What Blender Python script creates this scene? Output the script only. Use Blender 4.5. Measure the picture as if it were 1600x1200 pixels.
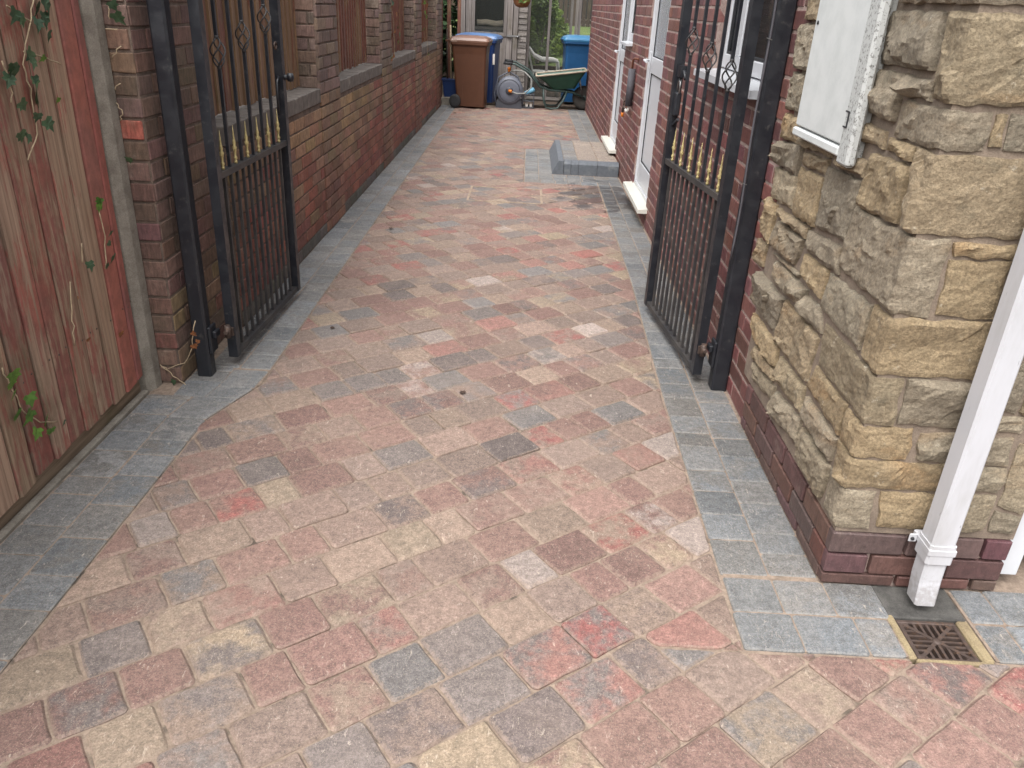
import bpy, math, random
from mathutils import Vector, Matrix, noise
rnd = random.Random(7)
PI = math.pi
scene = bpy.context.scene
for o in list(bpy.data.objects): bpy.data.objects.remove(o)
C = bpy.data.collections.new('Scene'); scene.collection.children.link(C)

# ------------------------------------------------------------------ camera
CAM_H = 1.5
RC = ((.998625263, .0219236048, .0476123836), (.0524087686, -.434087375, -.899345024), (.000951049742, .900603967, -.434639609))
FPX = 1232.376
cd = bpy.data.cameras.new('camera'); cam = bpy.data.objects.new('camera', cd); C.objects.link(cam)
cd.sensor_width = 36; cd.lens = FPX / 1600 * 36; cd.clip_end = 400; cd.clip_start = .05
s = (1, -1, -1)
M = Matrix([[RC[j][i] * s[j] for j in range(3)] for i in range(3)]).to_4x4()
M.translation = (0, 0, CAM_H); cam.matrix_world = M
scene.camera = cam
def proj(p):
    q = [RC[i][0] * p[0] + RC[i][1] * p[1] + RC[i][2] * (p[2] - CAM_H) for i in range(3)]
    if q[2] < .05: return None
    return (q[0] / q[2] * FPX + 800, q[1] / q[2] * FPX + 600, q[2])
def inframe(p, m=60):
    q = proj(p)
    return q is not None and -m < q[0] < 1600 + m and -m < q[1] < 1200 + m

# ------------------------------------------------------------------ sky, sun, exposure
SUN_EL, SUN_AZ = math.radians(60), math.radians(207)      # azimuth clockwise from +Y: behind the camera, to the left
w = bpy.data.worlds.new('World'); scene.world = w; w.use_nodes = True
wt = w.node_tree; wt.nodes.clear()
sky = wt.nodes.new('ShaderNodeTexSky'); sky.sky_type = 'NISHITA'; sky.sun_disc = False
sky.sun_elevation = SUN_EL; sky.sun_rotation = SUN_AZ; sky.dust_density = 6; sky.air_density = 1.6; sky.ozone_density = 1
hs = wt.nodes.new('ShaderNodeHueSaturation'); hs.inputs['Saturation'].default_value = .16
bg = wt.nodes.new('ShaderNodeBackground'); bg.inputs[1].default_value = .15
wo = wt.nodes.new('ShaderNodeOutputWorld')
wt.links.new(sky.outputs[0], hs.inputs['Color']); wt.links.new(hs.outputs[0], bg.inputs[0]); wt.links.new(bg.outputs[0], wo.inputs[0])
sd = bpy.data.lights.new('sun', 'SUN'); sd.energy = .8; sd.angle = math.radians(60); sd.color = (1, .975, .945)
sun = bpy.data.objects.new('sun', sd); C.objects.link(sun)
dirv = Vector((math.sin(SUN_AZ) * math.cos(SUN_EL), math.cos(SUN_AZ) * math.cos(SUN_EL), math.sin(SUN_EL)))
sun.rotation_euler = dirv.to_track_quat('Z', 'Y').to_euler(); sun.location = (0, 0, 12)
vs = scene.view_settings
vs.view_transform = 'Standard'; vs.look = 'None'; vs.exposure = 1.27; vs.gamma = 1; vs.use_curve_mapping = False

cy_ = scene.cycles; cy_.max_bounces = 6; cy_.diffuse_bounces = 3; cy_.glossy_bounces = 2; cy_.transmission_bounces = 4; cy_.transparent_max_bounces = 8

# ------------------------------------------------------------------ material helpers
def srgb(r, g, b, k=1.0):
    f = lambda v: (v / 255 / 12.92 if v <= 10 else ((v / 255 + .055) / 1.055) ** 2.4) * k
    return (f(r), f(g), f(b), 1)
class NT:
    def __init__(s, name):
        s.m = bpy.data.materials.new(name); s.m.use_nodes = True; s.t = s.m.node_tree; s.t.nodes.clear()
        s.out = s.t.nodes.new('ShaderNodeOutputMaterial'); s.b = s.t.nodes.new('ShaderNodeBsdfPrincipled')
        s.t.links.new(s.b.outputs[0], s.out.inputs[0])
        s.geo = s.t.nodes.new('ShaderNodeNewGeometry'); s.pos = s.geo.outputs['Position']
    def put(s, sock, v):
        if hasattr(v, 'links') or isinstance(v, bpy.types.NodeSocket): s.t.links.new(v, sock)
        else: sock.default_value = v
    def scale(s, v, vec=None):
        n = s.t.nodes.new('ShaderNodeMapping'); n.inputs['Scale'].default_value = v
        s.t.links.new(vec or s.pos, n.inputs[0]); return n.outputs[0]
    def noise(s, sc, det=3, rough=.55, vec=None, dist=0):
        n = s.t.nodes.new('ShaderNodeTexNoise'); n.inputs['Scale'].default_value = sc; n.inputs['Detail'].default_value = det
        n.inputs['Roughness'].default_value = rough; n.inputs['Distortion'].default_value = dist
        s.t.links.new(vec or s.pos, n.inputs['Vector']); return n.outputs[0]
    def voro(s, sc, feat='F1', vec=None, out=0):
        n = s.t.nodes.new('ShaderNodeTexVoronoi'); n.feature = feat; n.inputs['Scale'].default_value = sc
        s.t.links.new(vec or s.pos, n.inputs['Vector']); return n.outputs[out]
    def ramp(s, f, lo, hi, a=0., b=1.):
        n = s.t.nodes.new('ShaderNodeMapRange'); n.interpolation_type = 'SMOOTHSTEP'
        n.inputs[1].default_value = lo; n.inputs[2].default_value = hi; n.inputs[3].default_value = a; n.inputs[4].default_value = b
        s.put(n.inputs[0], f); return n.outputs[0]
    def math(s, op, a, b=0.):
        n = s.t.nodes.new('ShaderNodeMath'); n.operation = op; s.put(n.inputs[0], a); s.put(n.inputs[1], b); return n.outputs[0]
    def mix(s, f, a, b, bl='MIX'):
        n = s.t.nodes.new('ShaderNodeMixRGB'); n.blend_type = bl; s.put(n.inputs[0], f); s.put(n.inputs[1], a); s.put(n.inputs[2], b); return n.outputs[0]
    def val(s, f, col):       # multiply a colour by a factor
        n = s.t.nodes.new('ShaderNodeMixRGB'); n.blend_type = 'MULTIPLY'; n.inputs[0].default_value = 1
        s.put(n.inputs[1], col); s.put(n.inputs[2], f); return n.outputs[0]
    def attr(s, name): n = s.t.nodes.new('ShaderNodeAttribute'); n.attribute_name = name; return n
    def objcol(s): n = s.t.nodes.new('ShaderNodeObjectInfo'); return n
    def bump(s, h, st, dist=.004):
        n = s.t.nodes.new('ShaderNodeBump'); n.inputs['Strength'].default_value = st; n.inputs['Distance'].default_value = dist
        s.put(n.inputs['Height'], h); s.t.links.new(n.outputs[0], s.b.inputs['Normal']); return n
    def done(s, col, rough=.8, metal=0., spec=None):
        s.put(s.b.inputs['Base Color'], col); s.put(s.b.inputs['Roughness'], rough); s.b.inputs['Metallic'].default_value = metal
        if spec is not None: s.b.inputs['Specular IOR Level'].default_value = spec
        return s.m
MT = {}
def plain(name, col, rough=.5, metal=0., var=.15, sc=30, bump=.1, bsc=120, dirt=None, spec=None):
    n = NT(name)
    f = n.ramp(n.noise(sc, 4), .25, .75, 1 - var, 1 + var)
    c = n.val(f, col)
    if dirt: c = n.mix(n.ramp(n.noise(dirt[1], 5, .65), dirt[2], dirt[2] + .2), c, dirt[0])
    if bump: n.bump(n.noise(bsc, 3), bump, .002)
    MT[name] = n.done(c, rough, metal, spec); return MT[name]

WET = (.80, 6.95)
def wetmask(n):
    d = n.t.nodes.new('ShaderNodeVectorMath'); d.operation = 'SUBTRACT'; n.t.links.new(n.pos, d.inputs[0]); d.inputs[1].default_value = (.74, 6.98, 0)
    m = n.scale((1.9, 1.35, 0), d.outputs[0])
    l = n.t.nodes.new('ShaderNodeVectorMath'); l.operation = 'LENGTH'; n.t.links.new(m, l.inputs[0])
    nz = n.noise(5.5, 2, .5)
    return n.ramp(n.math('ADD', l.outputs['Value'], n.math('MULTIPLY', nz, 2.6)), 1.92, 2.02, 1, 0)

# multi-coloured tumbled paver: colours c1/c2 per piece, sandy edges, aggregate speckle, wet patch
def paver_mat(name, sandcol, blot=(.40, .60)):
    n = NT(name)
    c1 = n.attr('c1').outputs['Color']; c2 = n.attr('c2').outputs['Color']; ed = n.attr('edge').outputs['Fac']
    c = n.mix(n.ramp(n.math('ADD', n.math('MULTIPLY', n.noise(10, 3, .6, dist=.3), .68), n.math('MULTIPLY', n.noise(48, 4, .7), .32)), *blot), c1, c2)
    c = n.val(n.ramp(n.noise(45, 5, .7), .25, .75, .68, 1.3), c)
    c = n.val(n.ramp(n.noise(170, 3, .75), .3, .7, .70, 1.28), c)
    fine = n.noise(420, 2, .7)
    c = n.mix(n.ramp(fine, .60, .72, 0, .55), c, srgb(214, 196, 172, .8))
    c = n.mix(n.ramp(fine, .30, .41, .5, 0), c, srgb(70, 62, 62, .7))
    # pale dust and scuffs
    scuff = n.ramp(n.noise(70, 4, .75, n.scale((1, .35, 1)), 1.5), .60, .70, 0, .38)
    c = n.mix(scuff, c, srgb(222, 208, 190, .85))
    c = n.mix(n.ramp(n.noise(2.2, 4, .6), .45, .75, 0, .22), c, sandcol)
    es = n.ramp(n.math('ADD', ed, n.math('MULTIPLY', n.math('SUBTRACT', n.noise(85, 4, .7), .5), 1.5)), .62, 1.2, 0, .55)
    c = n.mix(es, c, sandcol)
    wm = wetmask(n)
    c = n.mix(wm, c, n.val((.52, .52, .53, 1), c))
    r = n.ramp(wm, 0, 1, .8, .34)
    n.bump(n.math('ADD', n.noise(260, 4, .7), n.math('MULTIPLY', n.noise(60, 3), 1.4)), .5, .003)
    MT[name] = n.done(c, r); return MT[name]
SAND = srgb(174, 152, 136, .63)
paver_mat('paver', SAND)
paver_mat('charcoal_block', srgb(150, 147, 142, .75), (.43, .58))

n = NT('sand_bed')
c = n.mix(n.ramp(n.noise(60, 4, .7), .3, .7), srgb(142, 124, 110, .62), srgb(176, 156, 138, .64))
c = n.mix(n.ramp(n.noise(9, 4, .65), .56, .68, 0, .8), c, srgb(74, 66, 58, .75))
n.bump(n.noise(500, 3), .6, .003); MT['sand_bed'] = n.done(c, .95)

def brick_mat(name, src, speck=.5, lichen=None, gloss=.75, bloom=.25):
    n = NT(name)
    c = n.objcol().outputs['Color'] if src == 'obj' else n.attr('c1').outputs['Color']
    c = n.val(n.ramp(n.noise(38, 5, .65), .25, .75, .78, 1.22), c)
    c = n.val(n.ramp(n.noise(3.0, 3), .3, .7, .85, 1.12), c)
    st = n.noise(90, 3, .6, n.scale((1, 1, .18)))              # drag marks of the wire cut
    c = n.val(n.ramp(st, .3, .7, 1 - .22 * speck, 1 + .22 * speck), c)
    c = n.mix(n.ramp(n.noise(330, 2, .7), .62, .74, 0, .3), c, srgb(190, 170, 150, .7))
    c = n.mix(n.ramp(n.noise(330, 2, .7), .28, .38, .45, 0), c, srgb(50, 36, 34, .7))
    c = n.mix(n.ramp(n.noise(4.5, 6, .72), .56, .74, 0, bloom), c, srgb(205, 190, 172, .8))
    if lichen: c = n.mix(n.ramp(n.noise(2.1, 5, .7), .5, .72, 0, .5), c, lichen)
    n.bump(n.math('ADD', n.noise(160, 4, .7), n.math('MULTIPLY', st, 1.5)), .55, .004)
    MT[name] = n.done(c, gloss); return MT[name]
for s_ in ('obj', 'attr'):
    brick_mat('house_brick_' + s_, s_, .5, None, .62, .16)
    brick_mat('garden_brick_' + s_, s_, 1.0, srgb(104, 98, 74, .6), .82, .22)
def mortar(name, a, b):
    n = NT(name); c = n.mix(n.ramp(n.noise(14, 5, .7), .3, .7), a, b)
    c = n.val(n.ramp(n.noise(240, 3, .7), .3, .7, .8, 1.15), c)
    n.bump(n.noise(300, 4, .7), .6, .004); MT[name] = n.done(c, .95)
mortar('mortar_house', srgb(154, 130, 123, .72), srgb(186, 165, 156, .76))
mortar('mortar_garden', srgb(92, 78, 70, .72), srgb(128, 110, 98, .75))
mortar('mortar_stone', srgb(132, 117, 104, .68), srgb(158, 141, 124, .70))
mortar('concrete', srgb(120, 112, 102, .72), srgb(150, 143, 132, .75))
mortar('dark_concrete', srgb(66, 64, 62, .72), srgb(98, 96, 92, .75))
mortar('tray_frame', srgb(150, 132, 116, .66), srgb(182, 162, 142, .70))
mortar('yellow_mortar', srgb(150, 132, 104, .58), srgb(180, 162, 126, .6))

# house wall above the built courses: brick pattern in the material only
n = NT('far_brick')
bt = n.t.nodes.new('ShaderNodeTexBrick'); mp = n.t.nodes.new('ShaderNodeCombineXYZ'); sp = n.t.nodes.new('ShaderNodeSeparateXYZ')
n.t.links.new(n.pos, sp.inputs[0]); n.t.links.new(n.math('ADD', sp.outputs[0], sp.outputs[1]), mp.inputs[0]); n.t.links.new(sp.outputs[2], mp.inputs[1]); n.t.links.new(mp.outputs[0], bt.inputs['Vector'])
bt.inputs['Color1'].default_value = srgb(112, 62, 58, .75); bt.inputs['Color2'].default_value = srgb(130, 76, 68, .75); bt.inputs['Mortar'].default_value = srgb(150, 128, 118, .75)
bt.inputs['Scale'].default_value = 1; bt.inputs['Brick Width'].default_value = .225; bt.inputs['Row Height'].default_value = .0765; bt.inputs['Mortar Size'].default_value = .006
MT['far_brick'] = n.done(bt.outputs[0], .8)

# sandstone, rock faced
def stone_mat():
    n = NT('sandstone')
    tone = n.objcol().outputs['Color']
    wav = n.noise(7, 5, .6, n.scale((1, 1, 3.2)), 1.6)
    c = n.mix(n.ramp(wav, .32, .68), n.val((.84, .81, .77, 1), tone), n.val((1.16, 1.15, 1.12, 1), tone))
    rust = n.ramp(n.noise(3.1, 4, .6, n.scale((1, 1, 2)), 1.2), .54, .72, 0, .55)
    c = n.mix(rust, c, n.val((1.12, .90, .68, 1), tone))
    c = n.mix(n.ramp(n.noise(6, 5, .7), .56, .72, 0, .45), c, srgb(112, 108, 92, .62))
    c = n.mix(n.ramp(n.noise(22, 5, .75), .60, .76, 0, .75), c, srgb(206, 198, 180, .85))
    c = n.val(n.ramp(n.noise(120, 4, .75), .28, .72, .66, 1.3), c)
    c = n.mix(n.ramp(n.noise(380, 2), .31, .40, .5, 0), c, srgb(70, 60, 48, .7))
    n.bump(n.math('ADD', n.math('MULTIPLY', n.noise(40, 6, .75), 1.3), n.noise(150, 5, .75)), .75, .007)
    MT['sandstone'] = n.done(c, .92)
stone_mat()

# weathered fence timber: flaking red paint over grey wood; k = how much paint is left (object colour alpha free: use red channel)
def wood_mat(name, paint, bare, grain=(55, 55, 1.6), cov=None):
    n = NT(name)
    oi = n.objcol()
    off = n.t.nodes.new('ShaderNodeVectorMath'); off.operation = 'ADD'
    cmb = n.t.nodes.new('ShaderNodeCombineXYZ'); n.t.links.new(n.math('MULTIPLY', oi.outputs['Random'], 37.0), cmb.inputs[2])
    n.t.links.new(n.pos, off.inputs[0]); n.t.links.new(cmb.outputs[0], off.inputs[1]); v = off.outputs[0]
    g = n.noise(1, 5, .65, n.scale(grain, v), .4)
    wood = n.mix(n.ramp(g, .3, .7), n.val((.62, .58, .52, 1), bare), n.val((1.2, 1.18, 1.12, 1), bare))
    if paint:
        flake = n.math('ADD', n.noise(1, 8, .76, n.scale((grain[0] * .6, grain[1] * .6, grain[2] * 2.2), v), .7), n.math('MULTIPLY', n.math('SUBTRACT', n.noise(2.6, 4, .65, v), .5), .55))
        thr = n.math('SUBTRACT', 1.0, oi.outputs['Alpha'])
        f = n.ramp(n.math('SUBTRACT', flake, thr), -.05, .07, .10, .92)
        pc = n.val(n.ramp(n.noise(26, 4, .7, v), .3, .7, .8, 1.2), n.mix(n.ramp(n.noise(2.2, 3, .6, v), .42, .62), paint, n.val((.8, .95, 1.05, 1), paint)))
        c = n.val(oi.outputs['Color'], n.mix(f, wood, pc))
        c = n.mix(n.ramp(n.noise(1, 4, .8, n.scale((120, 120, 4), v)), .62, .72, 0, .4), c, srgb(196, 172, 150, .8))
    else: c = n.val(n.ramp(oi.outputs['Random'], 0, 1, .78, 1.2), wood)
    spz = n.t.nodes.new('ShaderNodeSeparateXYZ'); n.t.links.new(n.pos, spz.inputs[0])
    c = n.mix(n.ramp(n.noise(3.3, 5, .7, v), .54, .74, 0, .5), c, srgb(98, 92, 62, .62))     # algae stains
    n.bump(n.math('ADD', g, n.math('MULTIPLY', n.noise(220, 3), .25)), .55, .004)
    MT[name] = n.done(c, .85)
wood_mat('painted_board', srgb(150, 86, 74, .80), srgb(160, 138, 120, .82))
wood_mat('brown_board', srgb(122, 72, 60, .7), srgb(140, 112, 86, .74), (48, 48, 1.4))
wood_mat('grey_wood', None, srgb(136, 130, 130, .74), (60, 60, 2))
wood_mat('grey_wood_h', None, srgb(138, 133, 132, .74), (2, 60, 60))
wood_mat('bare_edge', srgb(150, 84, 74, .7), srgb(150, 130, 114, .72), (60, 60, 2))
wood_mat('dark_wood', None, srgb(72, 58, 48, .7), (50, 50, 2))
wood_mat('gravel_board', None, srgb(128, 110, 94, .72), (60, 2, 60))

# paints, plastics, metals
n = NT('black_paint')
c = n.mix(n.ramp(n.noise(24, 5, .75), .58, .70, 0, .5), srgb(34, 36, 42, .8), srgb(92, 90, 88, .7))
c = n.mix(n.ramp(n.noise(160, 4, .8), .66, .74, 0, .7), c, srgb(150, 146, 140, .7))
n.bump(n.noise(110, 4, .7), .25, .002); MT['black_paint'] = n.done(c, n.ramp(n.noise(18, 3), .3, .7, .3, .55), 0, .55)
n = NT('dusty_black')
c = n.mix(n.ramp(n.noise(9, 4, .6), .40, .66, 0, .3), srgb(50, 49, 51, .75), srgb(112, 105, 97, .6))
n.bump(n.noise(120, 4, .7), .3, .002); MT['dusty_black'] = n.done(c, .55)
plain('gold', srgb(196, 178, 126, .75), .5, .35, .25, 60, .2, 150, (srgb(120, 100, 70), 80, .6))
plain('upvc', srgb(228, 230, 235, .66), .3, 0, .03, 8, .02, 60, (srgb(196, 196, 192, .8), 5, .66))
plain('upvc_cream', srgb(232, 230, 220, .68), .35, 0, .04, 8, .02, 60, (srgb(186, 180, 160, .8), 6, .62))
n = NT('pipe_white')
c = n.mix(n.ramp(n.noise(7, 5, .7, n.scale((1, 1, .25))), .45, .75, 0, .5), srgb(226, 227, 233, .60), srgb(186, 184, 180, .58))
spz = n.t.nodes.new('ShaderNodeSeparateXYZ'); n.t.links.new(n.pos, spz.inputs[0])
spl = n.math('ADD', n.ramp(spz.outputs[2], 0, .22, .42, 0), n.math('MULTIPLY', n.noise(60, 5, .75), .75))          # splashed dirt near the paving
c = n.mix(n.ramp(spl, .56, .78, 0, .4), c, srgb(128, 112, 96, .6))
c = n.mix(n.ramp(n.noise(22, 4, .7, n.scale((2.5, 2.5, .5))), .68, .71, 0, .7), c, srgb(110, 110, 112, .6))
MT['pipe_white'] = n.done(c, .35)
n = NT('chalky_white')
c = n.mix(n.ramp(n.noise(9, 5, .7), .35, .7), srgb(226, 229, 228, .70), srgb(214, 218, 217, .68))
c = n.mix(n.ramp(n.noise(150, 4, .8), .66, .73, 0, .6), c, srgb(120, 118, 112, .7)); n.bump(n.noise(90, 4), .12, .002)
MT['chalky_white'] = n.done(c, .55)
n = NT('speckled_white')
c = n.mix(n.ramp(n.noise(85, 5, .8), .52, .60, 0, .85), srgb(206, 208, 206, .66), srgb(112, 110, 106, .6)); n.bump(n.noise(90, 4), .12, .002)
MT['speckled_white'] = n.done(c, .65)
plain('seal', srgb(40, 40, 44, .8), .6)
plain('bin_brown', srgb(118, 76, 54, .42), .42, 0, .08, 9, .05, 200, (srgb(150, 110, 84, .75), 5, .62))
plain('bin_brown_lid', srgb(138, 100, 82, .55), .42, 0, .1, 9, .05, 200, (srgb(200, 180, 165, .85), 4, .55))
plain('bin_blue', srgb(34, 64, 120, .62), .4, 0, .08, 9, .05, 200)
plain('bin_blue_lid', srgb(84, 118, 166, .66), .4, 0, .1, 9, .05, 200)
plain('bin_teal', srgb(36, 92, 142, .62), .4, 0, .08, 9, .05, 200)
plain('bin_teal_lid', srgb(62, 128, 172, .66), .4, 0, .1, 9, .05, 200)
plain('rubber', srgb(38, 38, 40, .8), .75, 0, .2, 40)
plain('tyre', srgb(66, 62, 58, .8), .85, 0, .25, 30)
plain('grey_plastic', srgb(104, 108, 120, .75), .5, 0, .08, 12)
plain('dark_plastic', srgb(64, 66, 74, .75), .5, 0, .08, 12)
plain('hose', srgb(128, 128, 124, .75), .5, 0, .08, 12)
plain('orange_plastic', srgb(214, 120, 30, .85), .45, 0, .08)
plain('barrow_green', srgb(34, 78, 62, .75), .45, 0, .15, 14, .08, 150, (srgb(96, 92, 76, .7), 7, .6))
plain('barrow_rim', srgb(168, 156, 138, .75), .8, 0, .15, 20)
plain('barrow_frame', srgb(52, 70, 66, .75), .5, 0, .15, 20)
plain('white_plastic', srgb(234, 230, 222, .9), .4, 0, .05, 10)
plain('pink_plastic', srgb(214, 150, 150, .8), .5)
plain('light_blue', srgb(120, 180, 210, .8), .5)
plain('cushion', srgb(214, 196, 174, .8), .9, 0, .1, 20)
plain('wicker', srgb(150, 98, 58, .75), .85, 0, .4, 90, .6, 160)
plain('steel', srgb(170, 170, 170, .8), .35, .9, .1)
plain('rust_iron', srgb(86, 72, 66, .75), .6, .3, .25, 40, .4, 120, (srgb(112, 88, 72, .7), 60, .5))
plain('lagging', srgb(84, 82, 88, .72), .8, 0, .1, 30, .3)
plain('copper', srgb(120, 74, 54, .75), .5, .4, .2)
plain('dead_leaf', srgb(140, 88, 52, .7), .85, 0, .4, 60)
plain('fallen', srgb(70, 52, 42, .7), .9, 0, .3, 60)
plain('twig', srgb(176, 156, 128, .75), .9, 0, .2, 40)
plain('coping', srgb(112, 104, 98, .66), .8, 0, .2, 22, .3, 120, (srgb(150, 142, 132, .75), 7, .55))
plain('step_kerb', srgb(104, 109, 116, .68), .8, 0, .14, 40, .4, 200, (srgb(128, 132, 134, .75), 8, .56))
plain('moss', srgb(92, 118, 40, .6), .95, 0, .4, 60, .5)
plain('soil', srgb(86, 70, 56, .62), .98, 0, .35, 12, .7, 60)
plain('street', srgb(112, 106, 102, .6), .95, 0, .15, 3, .3)
plain('interior', srgb(52, 50, 48, .7), .9, 0, .1)
plain('curtain', srgb(150, 150, 150, .7), .9, 0, .12, 20)
plain('roof', srgb(70, 60, 58, .7), .9)
def leafmat(name, a, b, tr=.25):
    n = NT(name)
    r = n.objcol().outputs['Random']
    c = n.mix(n.math('FRACT', n.math('ADD', r, n.noise(5, 2))), a, b)
    c = n.val(n.ramp(n.noise(60, 3), .3, .7, .75, 1.25), c)
    n.done(c, .5)
    t = n.t.nodes.new('ShaderNodeBsdfTranslucent'); n.put(t.inputs[0], c)
    mx = n.t.nodes.new('ShaderNodeMixShader'); mx.inputs[0].default_value = tr
    n.t.links.new(n.b.outputs[0], mx.inputs[1]); n.t.links.new(t.outputs[0], mx.inputs[2]); n.t.links.new(mx.outputs[0], n.out.inputs[0])
    MT[name] = n.m
leafmat('ivy_dark', srgb(58, 84, 62, .72), srgb(88, 112, 78, .72))
leafmat('ivy_bright', srgb(112, 150, 62, .72), srgb(90, 132, 62, .72))
leafmat('shrub_leaf', srgb(98, 126, 54, .72), srgb(150, 166, 82, .72), .42)
leafmat('dark_leaf', srgb(34, 56, 34, .7), srgb(56, 82, 46, .7))
n = NT('lawn')
c = n.mix(n.ramp(n.noise(3, 5, .7), .3, .7), srgb(86, 106, 48, .62), srgb(118, 134, 66, .62)); n.bump(n.noise(90, 4), .7, .02); MT['lawn'] = n.done(c, .95)
def glassmat(name, tint, tr, rough=.03):
    n = NT(name); n.done(tint, rough, 0, .5)
    t = n.t.nodes.new('ShaderNodeBsdfTransparent'); t.inputs[0].default_value = (.95, .96, .955, 1)
    fr = n.t.nodes.new('ShaderNodeFresnel'); fr.inputs[0].default_value = 1.5
    gl = n.t.nodes.new('ShaderNodeBsdfGlossy'); gl.inputs['Roughness'].default_value = rough; gl.inputs[0].default_value = (.9, .93, .95, 1)
    m1 = n.t.nodes.new('ShaderNodeMixShader'); m1.inputs[0].default_value = tr
    n.t.links.new(n.b.outputs[0], m1.inputs[1]); n.t.links.new(t.outputs[0], m1.inputs[2])
    m2 = n.t.nodes.new('ShaderNodeMixShader'); n.t.links.new(n.ramp(fr.outputs[0], 0, 1, .02, .95), m2.inputs[0])
    n.t.links.new(m1.outputs[0], m2.inputs[1]); n.t.links.new(gl.outputs[0], m2.inputs[2]); n.t.links.new(m2.outputs[0], n.out.inputs[0])
    MT[name] = n.m
glassmat('dusty_glass', (.22, .24, .22, 1), .94, .06)
glassmat('window_glass', (.03, .035, .04, 1), .55)
glassmat('frosted', (.45, .48, .52, 1), .12, .25)

# ------------------------------------------------------------------ object helpers
def tag(o, label=None, cat=None, group=None, kind=None):
    if label: o['label'] = label
    if cat: o['category'] = cat
    if group: o['group'] = group
    if kind: o['kind'] = kind
    return o
def link(name, me, parent=None, loc=None, rot=None, scale=None):
    o = bpy.data.objects.new(name, me); C.objects.link(o)
    if parent: o.parent = parent
    if loc is not None: o.location = loc
    if rot is not None: o.rotation_euler = rot
    if scale is not None: o.scale = scale
    return o
def empty(name, loc, label, cat, group=None, rz=0):
    o = link(name, None, None, loc, (0, 0, rz)); o.empty_display_size = .1
    return tag(o, label, cat, group)
def mesh(name, V, F, mat, smooth=False):
    me = bpy.data.meshes.new(name); me.from_pydata(V, [], F); me.materials.append(MT[mat] if isinstance(mat, str) else mat)
    if smooth: me.polygons.foreach_set('use_smooth', [True] * len(me.polygons))
    me.update(); return me
class B:
    def __init__(s): s.V = []; s.F = []; s.S = []
    def add(s, V, F, smooth=False):
        k = len(s.V); s.V += [tuple(v) for v in V]; s.F += [tuple(i + k for i in f) for f in F]; s.S += [smooth] * len(F); return s
    def box(s, x0, x1, y0, y1, z0, z1, b=0.0):
        if b <= 0:
            return s.add([(x0, y0, z0), (x1, y0, z0), (x1, y1, z0), (x0, y1, z0), (x0, y0, z1), (x1, y0, z1), (x1, y1, z1), (x0, y1, z1)],
                         [(0, 3, 2, 1), (4, 5, 6, 7), (0, 1, 5, 4), (1, 2, 6, 5), (2, 3, 7, 6), (3, 0, 4, 7)])
        V, F = bevel_box(x0, x1, y0, y1, z0, z1, b); return s.add(V, F)
    def bar(s, p, q, w, d=None, up=(0, 0, 1)):
        p = Vector(p); q = Vector(q); a = (q - p).normalized(); u = Vector(up)
        if abs(a.dot(u)) > .95: u = Vector((1, 0, 0))
        r = a.cross(u).normalized(); u = r.cross(a).normalized(); d = d or w
        V = []
        for c in (p, q):
            for sx, sy in ((-1, -1), (1, -1), (1, 1), (-1, 1)): V.append(c + r * w / 2 * sx + u * d / 2 * sy)
        return s.add(V, [(3, 2, 1, 0), (4, 5, 6, 7), (0, 1, 5, 4), (1, 2, 6, 5), (2, 3, 7, 6), (3, 0, 4, 7)])
    def tube(s, pts, r, n=8, cap=True):
        pts = [Vector(p) for p in pts]; rs = r if isinstance(r, (list, tuple)) else [r] * len(pts)
        t0 = (pts[1] - pts[0]).normalized(); u = Vector((0, 0, 1)) if abs(t0.z) < .9 else Vector((1, 0, 0))
        V = []; F = []
        for i, p in enumerate(pts):
            t = (pts[min(i + 1, len(pts) - 1)] - pts[max(i - 1, 0)]).normalized()
            u = (u - t * u.dot(t)).normalized(); v = t.cross(u)
            for k in range(n):
                a = 2 * PI * k / n; V.append(p + (u * math.cos(a) + v * math.sin(a)) * rs[i])
        for i in range(len(pts) - 1):
            for k in range(n):
                a, b_ = i * n + k, i * n + (k + 1) % n; F.append((a, b_, b_ + n, a + n))
        s.add(V, F, True)
        if cap: k0 = len(s.V) - len(V); s.F += [tuple(range(k0 + n - 1, k0 - 1, -1)), tuple(range(k0 + len(V) - n, k0 + len(V)))]; s.S += [False, False]
        return s
    def lathe(s, prof, c, n=16, axis='z', smooth=True):
        V = []; F = []
        for r, h in prof:
            for k in range(n):
                a = 2 * PI * k / n; x, y = r * math.cos(a), r * math.sin(a)
                V.append((c[0] + x, c[1] + y, c[2] + h) if axis == 'z' else (c[0] + x, c[1] + h, c[2] + y) if axis == 'y' else (c[0] + h, c[1] + x, c[2] + y))
        for i in range(len(prof) - 1):
            for k in range(n): a, b_ = i * n + k, i * n + (k + 1) % n; F.append((a, b_, b_ + n, a + n))
        F.append(tuple(range(n - 1, -1, -1))); F.append(tuple(range((len(prof) - 1) * n, len(prof) * n)))
        s.add(V, F); m = len(F); s.S[-m:] = [smooth] * (m - 2) + [False, False]; return s
    def loft(s, rings, cap=True, smooth=False):
        n = len(rings[0]); V = [p for r in rings for p in r]; F = []
        for i in range(len(rings) - 1):
            for k in range(n): a, b_ = i * n + k, i * n + (k + 1) % n; F.append((a, b_, b_ + n, a + n))
        if cap: F.append(tuple(range(n - 1, -1, -1))); F.append(tuple(range(len(V) - n, len(V))))
        return s.add(V, F, smooth)
    def obj(s, name, mat, parent=None, loc=None, rot=None):
        me = mesh(name, s.V, s.F, mat); me.polygons.foreach_set('use_smooth', s.S); me.update()
        return link(name, me, parent, loc, rot)
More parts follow.
